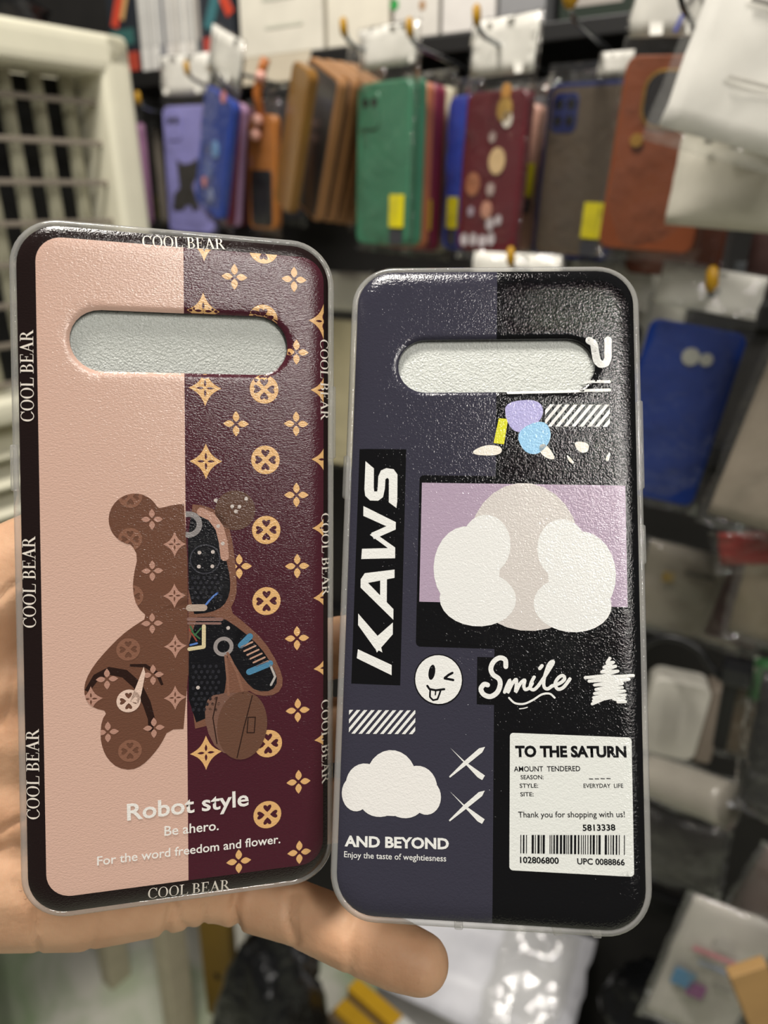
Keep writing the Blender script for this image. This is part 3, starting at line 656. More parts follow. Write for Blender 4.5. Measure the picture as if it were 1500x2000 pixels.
# ------------------------------------------------------------------ the hand
LM = Matrix.Translation(POSE['L'][1]) @ rod(POSE['L'][0]); LN = LM.to_3x3().col[2]; LT = Vector(POSE['L'][1])
def hp(px, py, z):
    """z > -100: mm behind the plane of the pink case; else depth in mm from the lens"""
    d = Vector(((px - 750) / F, -(py - 1000) / F, -1))
    if z > -100: return d * ((LT.dot(LN) + z * 1e-3) / d.dot(LN))
    return d * (-z * 1e-3)
CH = [
    [(-1500, 1950, -90, 37), (-950, 1720, -62, 33), (-520, 1560, -46, 29), (-300, 1530, -42, 28), (-160, 1480, -40, 27)],
    [(-180, 1600, -37, 25), (-30, 1705, -31, 21), (150, 1722, -30, 19), (300, 1722, -29, 15.5), (395, 1716, -29, 13), (440, 1722, -29, 11.5)],
    [(-170, 1480, -40, 26), (60, 1560, -38, 24), (250, 1620, -35, 19), (410, 1600, -33, 13)],
    [(-170, 1420, -40, 26), (60, 1420, -38, 23), (260, 1450, -36, 18), (420, 1460, -34, 13)],
    [(-170, 1380, -40, 26), (60, 1300, -38, 22), (260, 1310, -36, 17), (400, 1330, -34, 13)],
    [(-170, 1350, -38, 26), (-40, 1190, -33, 21), (80, 1110, -31, 17), (190, 1030, -29, 12.5), (270, 940, -26, 11), (310, 860, -25, 10), (330, 800, -24, 8.5)],
    [(430, 1722, -29, 11.5), (490, 1752, -236, 10.2), (580, 1782, -231, 9.4), (690, 1830, -225, 9.8), (770, 1862, -221, 9.9), (819, 1881, -219, 9.0)],
    [(410, 1600, -33, 13), (560, 1590, -243, 10.5), (740, 1575, -235, 9.6), (890, 1560, -231, 9)],
    [(420, 1460, -34, 13), (600, 1430, -246, 10.8), (800, 1410, -238, 10), (960, 1400, -235, 9.2)],
    [(400, 1330, -34, 13), (570, 1280, -246, 10.6), (740, 1250, -240, 9.8), (890, 1235, -237, 9)],
]
bm = bmesh.new()
for ch in CH:
    pts = [(hp(a, b_, c), r_ * 1e-3) for a, b_, c, r_ in ch]
    for i in range(len(pts) - 1):
        (p, r0), (q, r1) = pts[i], pts[i + 1]; n_ = max(2, int((q - p).length / 0.0035))
        for k in range(n_ + 1):
            t = k / n_; bmesh.ops.create_icosphere(bm, subdivisions=2, radius=r0 + (r1 - r0) * t, matrix=Matrix.Translation(p.lerp(q, t)))
hand = bobj('hand', bm, None)
hand.matrix_world = CM
md = hand.modifiers.new('remesh', 'REMESH'); md.mode = 'VOXEL'; md.voxel_size = 0.0011
sm_ = hand.modifiers.new('smooth', 'SMOOTH'); sm_.iterations = 14; sm_.factor = 0.5
me = bpy.data.meshes.new_from_object(hand.evaluated_get(bpy.context.evaluated_depsgraph_get()))
hand.modifiers.clear(); hand.data = me
co = np.empty(len(me.vertices) * 3); me.vertices.foreach_get('co', co); co = co.reshape(-1, 3)
no = np.empty(len(me.vertices) * 3); me.vertices.foreach_get('normal', no); no = no.reshape(-1, 3)
pxv = np.c_[750 + F * co[:, 0] / -co[:, 2], 1000 - F * co[:, 1] / -co[:, 2]]
CREASE = [  # skin folds of palm and little finger: polyline, half width (px), depth (mm)
    ([(566, 1745), (560, 1790), (574, 1842)], 5, 0.7), ([(580, 1745), (574, 1790), (584, 1842)], 4, 0.35), ([(693, 1790), (680, 1830), (684, 1895)], 6, 0.5), ([(704, 1795), (692, 1830), (694, 1890)], 4, 0.25),
    ([(468, 1735), (455, 1780), (462, 1815)], 7, 1.3), ([(338, 1765), (330, 1800), (322, 1832)], 6, 0.9), ([(345, 1772), (352, 1800), (372, 1818)], 4, 0.5), ([(398, 1770), (398, 1812)], 4, 0.5),
    ([(70, 1780), (68, 1830), (75, 1868)], 4, 0.4), ([(190, 1790), (185, 1840), (170, 1865)], 4, 0.3), ([(0, 1625), (20, 1612), (44, 1602)], 5, 0.6), ([(0, 1660), (22, 1650), (48, 1655)], 4, 0.3), ([(0, 1420), (16, 1380), (30, 1300)], 4, 0.4), ([(0, 1170), (14, 1150), (30, 1140)], 5, 0.5), ([(30, 1720), (60, 1780), (72, 1850)], 4, 0.35)]
front = no[:, 2] > -0.1
dz = np.zeros(len(co))
for ln, hw_, dp in CREASE:
    best = np.full(len(co), 1e9)
    for (xa, ya), (xb, yb_) in zip(ln[:-1], ln[1:]):
        d = np.array((xb - xa, yb_ - ya), float); t = np.clip(((pxv - (xa, ya)) @ d) / (d @ d), 0, 1)
        best = np.minimum(best, np.linalg.norm(pxv - (np.array((xa, ya)) + np.outer(t, d)), axis=1))
    dz += dp * 1.7e-3 * np.exp(-(best / (hw_ * 1.3)) ** 2) * front
co = co - no * dz[:, None]
me.vertices.foreach_set('co', co.ravel()); me.update()
for p in me.polygons: p.use_smooth = True
m, nt, b = base_mat('skin')
tc = nt.nodes.new('ShaderNodeTexCoord'); n = nt.nodes.new('ShaderNodeTexNoise'); n.inputs['Scale'].default_value = 55; n.inputs['Detail'].default_value = 5
nt.links.new(tc.outputs['Object'], n.inputs['Vector'])
r = nt.nodes.new('ShaderNodeValToRGB'); r.color_ramp.elements[0].position = 0.35; r.color_ramp.elements[0].color = srgb('#bf9270'); r.color_ramp.elements[1].position = 0.65; r.color_ramp.elements[1].color = srgb('#cda381')
nt.links.new(n.outputs[0], r.inputs[0]); nt.links.new(r.outputs[0], b.inputs['Base Color'])
b.inputs['Roughness'].default_value = 0.58; b.inputs['Specular IOR Level'].default_value = 0.35; b.inputs['Subsurface Weight'].default_value = 0.15; b.inputs['Subsurface Radius'].default_value = (1, 0.35, 0.2); b.inputs['Subsurface Scale'].default_value = 0.003
wv = nt.nodes.new('ShaderNodeTexWave'); wv.inputs['Scale'].default_value = 800; wv.inputs['Distortion'].default_value = 14; wv.inputs['Detail'].default_value = 2; wv.inputs['Detail Scale'].default_value = 0.12
n3 = nt.nodes.new('ShaderNodeTexNoise'); n3.inputs['Scale'].default_value = 500
nt.links.new(tc.outputs['Object'], wv.inputs['Vector']); nt.links.new(tc.outputs['Object'], n3.inputs['Vector'])
b1 = nt.nodes.new('ShaderNodeBump'); b1.inputs['Strength'].default_value = 0.05; b1.inputs['Distance'].default_value = 0.0003; nt.links.new(wv.outputs[0], b1.inputs['Height'])
b2 = nt.nodes.new('ShaderNodeBump'); b2.inputs['Strength'].default_value = 0.35; b2.inputs['Distance'].default_value = 0.0004; nt.links.new(n3.outputs[0], b2.inputs['Height']); nt.links.new(b1.outputs[0], b2.inputs['Normal'])
nt.links.new(b2.outputs[0], b.inputs['Normal'])
me.materials.clear(); me.materials.append(m)
tag(hand, 'bare hand, palm to the lens, little finger stretched under two phone cases', 'hand')

# ------------------------------------------------------------------ packed phone cases on hooks
def wall_frame(p, yaw=0.0, roll=0.0):
    """x right along the wall, y into it, z up; roll leans the top to the right"""
    return Matrix.Translation(p) @ Matrix.Rotation(-WA + math.radians(yaw), 4, 'Z') @ Matrix.Rotation(math.radians(roll), 4, 'Y')
def slab(name, w_, h_, t, r_, m, parent, cx=0, cz=0, y=0, holes=0, bev=0.0015):
    """upright rounded slab: front at y - t/2"""
    vs, fs = [], []; rings = [(bev, -t / 2), (0, -t / 2 + bev), (0, t / 2 - bev), (bev, t / 2)]
    N = 0
    for o, yy in rings:
        lp = rrect(w_ - 2 * o, h_ - 2 * o, max(r_ - o, 0.0005), 5); N = len(lp); vs += [(cx + a, y + yy, cz + b_) for a, b_ in lp]
    for i in range(3):
        for k in range(N): fs.append((i * N + k, i * N + (k + 1) % N, (i + 1) * N + (k + 1) % N, (i + 1) * N + k))
    fs.append(tuple(range(N))); fs.append(tuple(3 * N + k for k in range(N))[::-1])
    return mobj(name, vs, fs, m, parent)
def sheet(name, w_, h_, m, parent, cx=0, cz=0, y=0, amp=0.002, seed=0, nx=9, nz=13, bulge=0.0, thick=0.0004):
    """crumpled film or paper with a front and a back face"""
    vs, fs = [], []
    for sgn in (-1, 1):
        for j in range(nz):
            for i in range(nx):
                u, v = i / (nx - 1), j / (nz - 1)
                d = amp * noise.noise(Vector((u * 4 + seed * 7.3, v * 5, seed))) + amp * 0.6 * noise.noise(Vector((u * 11, v * 9 + seed * 3, 2)))
                e = bulge * (1 - (2 * u - 1) ** 4) * (1 - (2 * v - 1) ** 6)
                vs.append((cx + (u - 0.5) * w_ + amp * 0.8 * noise.noise(Vector((v * 6, seed, 5))), y + d + sgn * (thick / 2 + e), cz + (v - 0.5) * h_))
    n_ = nx * nz
    for s_ in (0, 1):
        for j in range(nz - 1):
            for i in range(nx - 1):
                q = (j * nx + i, j * nx + i + 1, (j + 1) * nx + i + 1, (j + 1) * nx + i); q = tuple(s_ * n_ + k for k in q)
                fs.append(q if s_ == 0 else q[::-1])
    rim = [i for i in range(nx)] + [j * nx + nx - 1 for j in range(1, nz)] + [(nz - 1) * nx + i for i in range(nx - 2, -1, -1)] + [j * nx for j in range(nz - 2, 0, -1)]
    for a, b_ in zip(rim, rim[1:] + rim[:1]): fs.append((a, n_ + a, n_ + b_, b_))
    return mobj(name, vs, fs, m, parent, True)
STICK = mat('#e0d21c', 0.4, 0, None, 0.03)
SEED = [0]
def pack(label, xc, T, B_, s, w_=0.076, yaw=0, roll=0, col='#3a8a62', face=None, cams=2, sticker=None, header=True, group='packed phone cases hung on the hook wall', bag=True, rim=None, film=None, hh=0.045, thick=0.010, name='packed_phone_case', rough=0.4):
    """one phone case in a clear hanging bag; T and B_ are the top and bottom rows of the case in the photo"""
    SEED[0] += 1; sd = SEED[0]
    top = on_wall(xc, T, s); d = ray(xc, B_); bot = CAMP + d * (s / d.dot(WN)); h_ = top.z - bot.z
    M_ = wall_frame(Vector((top.x, top.y, top.z)), yaw, roll) @ Matrix.Translation((0, 0, -h_))
    root = empty(name, M_); tag(root, label, 'phone case', group)
    cm_ = mat(col, rough, 0, None, 0.10)
    slab('case_body', w_, h_, thick, 0.009, mat(rim, 0.35) if rim else cm_, root, cz=h_ / 2)
    yf = -thick / 2
    if rim: slab('case_back', w_ - 0.008, h_ - 0.008, 0.0016, 0.006, cm_, root, cz=h_ / 2, y=yf, bev=0.0005)
    if face: slab('case_face', w_ - 0.012, h_ * 0.5, 0.0012, 0.005, mat(face, rough), root, cz=h_ * 0.28, y=yf, bev=0.0004)
    if cams:
        cb = slab('camera_surround', 0.026, 0.032, 0.0022, 0.006, mat(rim or col, 0.3), root, cx=-w_ / 2 + 0.020, cz=h_ - 0.024, y=yf - 0.0004, bev=0.0006)
        for k in range(cams):
            v, f_ = tube_data([(-w_ / 2 + 0.014 + 0.012 * (k % 2), yf - 0.0021, h_ - 0.017 - 0.013 * (k // 2)), (-w_ / 2 + 0.014 + 0.012 * (k % 2), yf - 0.0008, h_ - 0.017 - 0.013 * (k // 2))], 0.0042, 12)
            mobj('camera_hole', v, f_, mat('#17181a', 0.2), cb, False)
    if sticker:
        sx, sz = sticker
        slab('price_sticker', 0.020, 0.030, 0.0006, 0.001, STICK, root, cx=sx * w_, cz=sz * h_, y=yf - 0.0018, bev=0.0001)
        slab('sticker_code', 0.018, 0.013, 0.0006, 0.001, mat('#3b3b40', 0.5), root, cx=sx * w_, cz=sz * h_ - 0.024, y=yf - 0.0018, bev=0.0001)
    if header:
        sheet('header_card', w_ * 1.04, hh, WHITE_CARD, root, cz=h_ + 0.012 + hh / 2, y=-0.001, amp=0.0035, seed=sd, nx=7, nz=5)
    if bag:
        ztop = h_ + (0.014 + hh if header else 0.016); sheet('clear_bag', w_ * 1.12, ztop + 0.008, film or FILM, root, cz=(ztop - 0.008) / 2, y=-0.0005, amp=0.002, seed=sd + 50, bulge=thick / 2 + 0.0028, nx=11, nz=17)
    return root, w_, h_
WIRE = mat('#8f9396', 0.25, 0.9, None, 0)
YCAP = mat('#b3860f', 0.45)
def hook(px, py, s0=0.66, label='steel display hook with yellow end cap', dark=False, k=0.62):
    p = on_wall(px, py, s0); q = to_wall(p)
    root = empty('display_hook', wall_frame(Vector(WALLM @ Vector((q.x, WS - 0.016, q.z)))))
    tag(root, label, 'hook', 'display hooks on the wall')
    L = WS - 0.016 - s0
    tube('hook_wire', [(0, 0, 0), (0, -L + 0.02, 0), (0, -L + 0.006, 0.003), (0, -L, 0.012)], 0.0022, WIRE if not dark else mat('#33383a', 0.3, 0.7), root)
    v, f_ = tube_data([(0, -L, 0.004), (0.001 * k, -L - 0.001, 0.009), (0, -L - 0.001, 0.009 + 0.013 * k), (0, -L, 0.009 + 0.017 * k)], [0.003 * k, 0.0062 * k, 0.0058 * k, 0.003 * k], 10)
    mobj('end_cap', v, f_, YCAP, root, True)
    box('hook_plate', (0, -0.003, 0), (0.022, 0.006, 0.03), mat('#55585a', 0.4, 0.6), root, 0.001)
    return root
for i, (px, py, s0, lb) in enumerate([(1110, 30, 0.64, 'steel hook with yellow end cap above the smoke-backed case'), (930, 62, 0.68, 'steel hook with yellow end cap above the dark red printed case'), (800, 84, 0.70, 'steel hook with yellow end cap above the green cases'),
                                       (672, 82, 0.70, 'steel hook with yellow end cap above the tan-edged cases'), (447, 138, 0.76, 'steel hook with yellow end cap above the royal blue case'), (367, 156, 0.78, 'steel hook with yellow end cap above the lavender case'),
                                       (272, 212, 0.82, 'steel hook with yellow end cap above the mauve packs'), (1385, 580, 0.66, 'steel hook with yellow end cap above the glossy blue case'), (1325, 0, 0.62, 'dark steel hook above the brown leather case'), (996, 530, 0.64, 'steel hook with yellow end cap below the dark red printed case')]):
    hook(px, py, s0, lb, px == 1325, 1.0 if px == 1110 else 0.8 if px == 1385 else 0.6)

# far left stacks
pack('mauve phone case in the narrow pack beside the cream cooler', 268, 245, 440, 0.90, yaw=-38, col='#8a5f80', cams=0, header=False)
pack('taupe phone case with a yellow sticker beside the lavender case', 298, 255, 440, 0.945, yaw=-38, col='#6f675c', cams=0, sticker=(0.1, 0.2), header=False)
pk, w_, h_ = pack('lavender phone case with a dark cat print in a clear bag', 366, 207, 455, 0.852, w_=0.082, yaw=-4, roll=2.5, col='#8d8ac6', cams=2)
catp = [(-.5, 0), (-.42, .32), (-.25, .45), (-.28, .75), (-.30, 1.0), (-.12, .9), (.1, .92), (.32, 1.02), (.3, .72), (.12, .5), (.2, .3), (.28, .05), (.1, 0), (.05, .12), (-.1, .1), (-.2, 0)]
def decal(name, pts, sc, cx, cz, y, m, parent):
    n_ = len(pts); vs = [(cx + x * sc, y, cz + z * sc) for x, z in pts] + [(cx + x * sc, y + 0.0006, cz + z * sc) for x, z in pts]
    fs = [tuple(range(n_)), tuple(range(2 * n_ - 1, n_ - 1, -1))] + [(i, n_ + i, n_ + (i + 1) % n_, (i + 1) % n_) for i in range(n_)]
    return mobj(name, vs, fs, m, parent)
decal('cat_print', catp, 0.062, 0.0, 0.028, -0.0062, mat('#33302c', 0.5), pk)
pk, w_, h_ = pack('royal blue phone case leaning to one side with small pale prints', 436, 183, 428, 0.735, w_=0.068, yaw=-24, roll=23, col='#1f3f9a', cams=0, film=FILM)
for cx, cz, r_, c in ((0.012, 0.125, 0.006, '#d98b8b'), (0.006, 0.07, 0.009, '#6f9fd6'), (-0.012, 0.028, 0.006, '#d98b8b'), (0.006, 0.02, 0.007, '#8b9ac8'), (-0.004, 0.045, 0.010, '#5a6fae')):
    decal('spot_print', [(math.cos(a), math.sin(a)) for a in np.linspace(0, 2 * math.pi, 13)[:-1]], r_, cx, cz, -0.0062, mat(c, 0.5), pk)
for k, (c, lb) in enumerate((('#6b2136', 'dark red phone case right behind the royal blue case'), ('#b592b8', 'pale pink phone case second behind the royal blue case'), ('#571c2c', 'maroon phone case third behind the royal blue case'))):
    pack(lb, 442 + 13 * k, 192 + 4 * k, 440, 0.762 + 0.024 * k, w_=0.062, yaw=-26, roll=16, col=c, cams=0, header=False, bag=(k == 0), group='cases behind the royal blue case')
pk, w_, h_ = pack('orange brown phone case with a black lower half and a wrist strap', 515, 225, 448, 0.765, w_=0.050, yaw=-16, roll=3, col='#a8682a', face='#101014', cams=0, header=False)
tube('wrist_strap', [(0.004, -0.006, h_ - 0.01), (0.002, -0.010, h_ + 0.02), (0.012, -0.010, h_ + 0.042), (0.016, -0.008, h_ + 0.052)], 0.005, mat('#b0672a', 0.5), pk)
for k, (x, z) in enumerate(((0.0, -0.02), (0.004, -0.006), (0.012, 0.035))):
    bm = bmesh.new(); bmesh.ops.create_uvsphere(bm, u_segments=10, v_segments=8, radius=0.006, matrix=Matrix.Translation((x, -0.012, h_ + z))); bobj('bead', bm, mat('#e0a99a', 0.4), pk, True)
pack('dark grey phone case between the strap case and the tan-edged cases', 556, 196, 430, 0.845, w_=0.062, yaw=-10, roll=2, col='#2a2a2e', cams=0, header=False)
TAN = ('tan phone case at the front of the smoky stack', 'smoky phone case with tan edges right behind the tan case', 'smoky phone case with tan edges second behind the tan case', 'smoky phone case with tan edges third behind the tan case', 'smoky phone case with tan edges last in its stack')
for k, (xc, wd) in enumerate(((598, 0.040), (642, 0.074), (668, 0.074), (691, 0.074), (712, 0.074))):
    pack(TAN[k], xc, 128 + 3 * k, 430 + 3 * k, (0.708, 0.742, 0.764, 0.786, 0.808)[k], w_=wd, yaw=-30, roll=25, col='#86602f' if k == 0 else '#4a4743', rim=None if k == 0 else '#9c7048', cams=0, header=False, bag=(k == 4), group='tan-edged cases in one stack', thick=0.011, rough=0.15, hh=0.03)
# green stack
pack('green phone case with a yellow sticker at the front of its stack', 757, 160, 478, 0.728, w_=0.074, yaw=-18, roll=2.2, col='#3f765a', cams=2, sticker=(0.32, 0.22), hh=0.034)
pack('green phone case right behind the stickered green case', 776, 156, 478, 0.754, w_=0.074, yaw=-18, roll=2.2, col='#4d9070', cams=0, header=False, group='cases behind the green case', bag=False)
for k, (c, lb) in enumerate((('#b06a48', 'copper phone case edge behind the green cases'), ('#7d2a40', 'wine red phone case behind the copper one'), ('#8f3a50', 'rose red phone case behind the wine red one'), ('#cfc8ad', 'cream phone case last behind the green cases'))):
    pack(lb, (793, 808, 818, 838)[k], 164 + 3 * k, 482 + 3 * k, (0.776, 0.798, 0.818, 0.842)[k], w_=0.072, yaw=-18, roll=2.2, col=c, cams=0, header=False, group='cases behind the green case', bag=(k == 3), sticker=(0.40, 0.22) if k == 1 else None)
pack('bright blue phone case with yellow sticker between cream and dark red cases', 912, 187, 488, 0.782, w_=0.050, yaw=-34, roll=3, col='#2f48ae', cams=0, sticker=(-0.1, 0.25), header=False)
pk, w_, h_ = pack('dark red phone case with gold and cream toy prints', 978, 178, 494, 0.735, w_=0.074, yaw=-22, roll=3.5, col='#5d1a24', cams=0)
for cx, cz, r_, c in ((0.012, 0.136, 0.006, '#c08a45'), (0.012, 0.122, 0.009, '#b59049'), (0.016, 0.114, 0.006, '#efe6d8'), (0.008, 0.080, 0.010, '#d9b98a'), (-0.020, 0.060, 0.009, '#a86b4c'), (0.003, 0.056, 0.005, '#b5a09a'), (0.000, 0.038, 0.007, '#c7907a'), (-0.020, 0.036, 0.004, '#a898a4'), (-0.026, 0.010, 0.005, '#c9bfc2'), (-0.014, 0.011, 0.005, '#c9bfc2'), (-0.002, 0.010, 0.005, '#c9bfc2'), (0.009, 0.013, 0.005, '#c9bfc2'), (0.006, 0.026, 0.005, '#c9bfc2'), (0.016, 0.030, 0.004, '#c9bfc2'), (0.000, 0.100, 0.004, '#b5a09a')):
    decal('toy_print', [(math.cos(a), 1.15 * math.sin(a)) for a in np.linspace(0, 2 * math.pi, 13)[:-1]], r_, cx, cz, -0.0062, mat(c, 0.4), pk)
pack('peach phone case with yellow sticker behind the dark red printed case', 1006, 205, 488, 0.802, w_=0.070, yaw=-22, roll=3.5, col='#c09280', cams=0, sticker=(0.40, 0.50), header=False, group='cases behind the dark red printed case')
pack('grey phone case behind the peach case', 1030, 192, 490, 0.832, w_=0.074, yaw=-22, roll=3.5, col='#55555a', cams=0, header=False, group='cases behind the dark red printed case')
pk, w_, h_ = pack('smoke-backed phone case with navy edges, square camera and yellow sticker', 1157, 160, 508, 0.745, w_=0.080, yaw=-16, roll=3.6, col='#54493d', rim='#1a2350', cams=4, sticker=(0.28, 0.24), rough=0.25, header=False)
sheet('hang_tag', 0.032, 0.018, WHITE_CARD, pk, cx=0.022, cz=h_ + 0.012, y=-0.004, amp=0.002, seed=3, nx=5, nz=4)
pack('grey phone case behind the navy-edged case', 1188, 172, 500, 0.785, w_=0.074, yaw=-16, roll=3.2, col='#4a4c50', cams=0, header=False)
pk, w_, h_ = pack('brown leather phone case with gold camera ring in a clear bag', 1328, 108, 492, 0.69, w_=0.076, yaw=0, roll=4.2, col='#7f4326', cams=0, hh=0.050)
cb = slab('camera_window', 0.040, 0.042, 0.002, 0.014, mat('#b98f4a', 0.3, 0.7), pk, cx=-0.002, cz=h_ - 0.030, y=-0.0055)
slab('camera_window_hole', 0.034, 0.036, 0.002, 0.012, mat('#2c2a2c', 0.2), pk, cx=-0.002, cz=h_ - 0.030, y=-0.0066)
v, f_ = tube_data([(-0.020, -0.0075, h_ - 0.059), (-0.020, -0.005, h_ - 0.059)], 0.005, 12); mobj('ring_stud', v, f_, mat('#c79a4c', 0.3, 0.6), pk)
for x, z, a_ in ((0.0, 0.030, 0.5), (0.006, 0.032, -0.4), (-0.004, 0.008, 0.3)):        # pen marks on the header
    o = slab('pen_mark', 0.003, 0.012, 0.0008, 0.001, mat('#5a63b8', 0.5), pk, bev=0.0001); o.location = (x, -0.0055, h_ + 0.012 + z); o.rotation_euler = (0, a_, 0)
pack('dark brown phone case below the brown leather case', 1345, 330, 540, 0.785, w_=0.084, yaw=0, roll=3, col='#5a2c18', cams=0, header=False)

# white paper packets at the right
def packet(name, label, xb, yb_, s, w_, h_, yaw, roll, col, film, thick, text=()):
    SEED[0] += 1
    root = empty(name, wall_frame(on_wall(xb, yb_, s), yaw, roll)); tag(root, label, 'packet', 'white packets hung by the hooks')
    sheet('paper_insert', w_, h_, mat(col, 0.55), root, cz=h_ / 2 + 0.004, amp=0.0025, seed=SEED[0], bulge=thick / 2, nx=11, nz=15)
    for (tx, tz, tw, th, tcx) in text: slab('print_line', tw, th, 0.0008, th * 0.1, mat(tcx, 0.6), root, cx=tx, cz=tz, y=-thick / 2 - 0.0035, bev=0.0001)
    if film: sheet('clear_sleeve', w_ + 0.014, h_ + 0.012, film, root, cz=h_ / 2, amp=0.005, seed=SEED[0] + 9, bulge=thick / 2 + 0.005, nx=15, nz=21)
    return root
packet('paper_packet', 'glossy clear packet with white paper and faded red print', 1440, 303, 0.60, 0.110, 0.20, 12, 16, '#f0ede6', FILM2, 0.006, ((-0.016, 0.082, 0.026, 0.003, '#8a8680'), (-0.012, 0.162, 0.030, 0.006, '#d7a69c'), (0.02, 0.162, 0.02, 0.006, '#d7a69c'), (-0.015, 0.178, 0.018, 0.004, '#d7a69c'), (0.0, 0.04, 0.05, 0.002, '#b5b1a8')))
packet('paper_packet', 'plain white padded packet hanging below the glossy clear packet', 1440, 462, 0.655, 0.105, 0.115, 12, 5, '#cfcabb', None, 0.022, ((-0.005, 0.058, 0.030, 0.003, '#8a867c'), (-0.035, 0.060, 0.006, 0.003, '#8a867c')))
packet('paper_packet', 'dark brown packet between the two rows of hooks', 1560, 590, 0.82, 0.10, 0.10, 8, 3, '#3a2420', None, 0.02)

# second row
pk, w_, h_ = pack('glossy blue phone case with small round camera in a clear bag', 1366, 636, 985, 0.72, w_=0.080, yaw=12, roll=9, col='#0f2969', cams=0, hh=0.035, rough=0.18, film=FILM)
for k, (x, r_) in enumerate(((0.0, 0.0075), (0.013, 0.0055))):
    v, f_ = tube_data([(x, -0.0065, h_ - 0.026), (x, -0.004, h_ - 0.026)], r_, 14); mobj('camera_hole', v, f_, mat('#8f8f86', 0.3), pk)
packet('paper_packet', 'tan paper packet in a sleeve beside the glossy blue case', 1478, 1040, 0.675, 0.085, 0.165, 10, 12, '#8c8172', FILM, 0.010)
pack('beige phone case in the gap between the two held cases', 668, 625, 905, 0.84, w_=0.080, yaw=0, roll=1, col='#b7ad8c', cams=0)
pack('grey phone case behind the held slate and black case', 812, 635, 900, 0.80, w_=0.076, yaw=-5, roll=1, col='#5c5a58', cams=2)
pack('olive phone case hung under the white card with a gold hook', 1000, 612, 890, 0.69, w_=0.078, yaw=0, roll=2, col='#6a6a4a', cams=2, hh=0.04)
pack('black phone case next to the glossy blue case', 1180, 625, 930, 0.80, w_=0.078, yaw=0, roll=3, col='#1c1c1e', cams=2)
packet('paper_packet', 'white folded card hanging next to the glossy blue case', 1262, 705, 0.86, 0.06, 0.09, 8, 4, '#cfccc0', FILM, 0.004)

# third row and lower clutter at the right
packet('accessory_bag', 'crumpled clear bag of pale parts under the glossy blue case', 1330, 1245, 0.845, 0.115, 0.105, 6, 6, '#8d8474', FILM2, 0.02, ((-0.03, 0.075, 0.012, 0.012, '#9a7d2e'), (0.0, 0.085, 0.03, 0.004, '#5b5650')))
packet('accessory_bag', 'dark red accessory bag beside the pale parts bag', 1420, 1260, 0.80, 0.05, 0.14, 0, 10, '#3a1716', FILM, 0.016)
packet('accessory_bag', 'beige accessory bag at the row under the tan packet', 1500, 1260, 0.755, 0.075, 0.10, 0, 4, '#8d8068', FILM2, 0.02)
packet('accessory_bag', 'red edged flat packet under the tan packet', 1490, 1110, 0.712, 0.07, 0.03, 0, -12, '#8a2a22', FILM, 0.008)
rt = empty('charger_box', wall_frame(on_wall(1295, 1462, 0.80), 14, 5)); tag(rt, 'white retail box with rounded shoulders hanging beside a black cable', 'box')
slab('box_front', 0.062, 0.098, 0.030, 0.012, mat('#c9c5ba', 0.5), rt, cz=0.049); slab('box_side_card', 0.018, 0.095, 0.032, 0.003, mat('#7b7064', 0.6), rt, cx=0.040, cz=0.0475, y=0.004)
def cam_curve(pts, s): return [on_wall(x, y, s) for x, y in pts]
cab = empty('coiled_cable', wall_frame(on_wall(1440, 1330, 0.74))); tag(cab, 'black cable with a chunky plug arched over the white box', 'cable')
iv = cab.matrix_world.inverted()
tube('cord', [iv @ p for p in cam_curve(cat([(1255, 1262), (1290, 1246), (1330, 1250), (1365, 1270), (1385, 1300), (1410, 1325)], 4), 0.74)], 0.0042, BLACKP, cab)
q = iv @ on_wall(1440, 1312, 0.74); box('plug', q, (0.028, 0.024, 0.026), mat('#1b1c1e', 0.25), cab, 0.006); box('plug_tail', q + Vector((-0.004, 0, -0.05)), (0.014, 0.012, 0.08), BLACKP, cab, 0.004)
packet('accessory_bag', 'green printed accessory bag behind the black plug', 1495, 1380, 0.85, 0.04, 0.055, 0, 0, '#2f7a3a', FILM, 0.012)
packet('accessory_bag', 'brown card accessory pack behind the plug tail', 1440, 1480, 0.88, 0.075, 0.11, 0, 3, '#5f5140', FILM, 0.012)
rl = empty('wrapped_roll', Matrix.Translation(on_wall(1350, 1545, 0.72))); tag(rl, 'shiny clear plastic roll lying aslant under the white box', 'roll')
iv = rl.matrix_world.inverted(); a = iv @ on_wall(1262, 1512, 0.74); b_ = iv @ on_wall(1425, 1572, 0.70); pts = [a.lerp(b_, t) for t in np.linspace(0, 1, 9)]
tube('roll_core', pts, 0.022, mat('#a39c90', 0.35), rl, 18)
tube('roll_wrap', pts, [0.0255 + 0.0015 * math.sin(5 * i) for i in range(9)], FILM2, rl, 18)
bag_dark = packet('accessory_bag', 'black bag bulging at the edge beyond the plastic roll', 1540, 1600, 0.625, 0.08, 0.13, 0, 0, '#16161a', FILM, 0.05)
pkt = packet('retail_bag', 'grey retail pouch with a pink script line and blue and magenta patches', 1335, 2010, 0.70, 0.088, 0.185, 8, 9, '#b5b0a8', FILM2, 0.012, ((-0.005, 0.128, 0.045, 0.006, '#c4707e'), (0.0, 0.112, 0.035, 0.005, '#8f9ab0'), (-0.024, 0.082, 0.022, 0.024, '#5f8fb5'), (-0.008, 0.072, 0.018, 0.020, '#8e2f86'), (0.014, 0.090, 0.02, 0.004, '#8a8680'), (0.0, 0.145, 0.02, 0.012, '#a5a09a')))
cbx = empty('cardboard_box', wall_frame(on_wall(1515, 2040, 0.64), 30, -24)); tag(cbx, 'torn brown cardboard piece beside the grey retail pouch', 'cardboard')
slab('board', 0.036, 0.115, 0.012, 0.002, mat('#b08a55', 0.7), cbx, cz=0.058); slab('flap', 0.022, 0.085, 0.004, 0.001, mat('#c29a63', 0.7), cbx, cx=0.026, cz=0.05, y=-0.006)
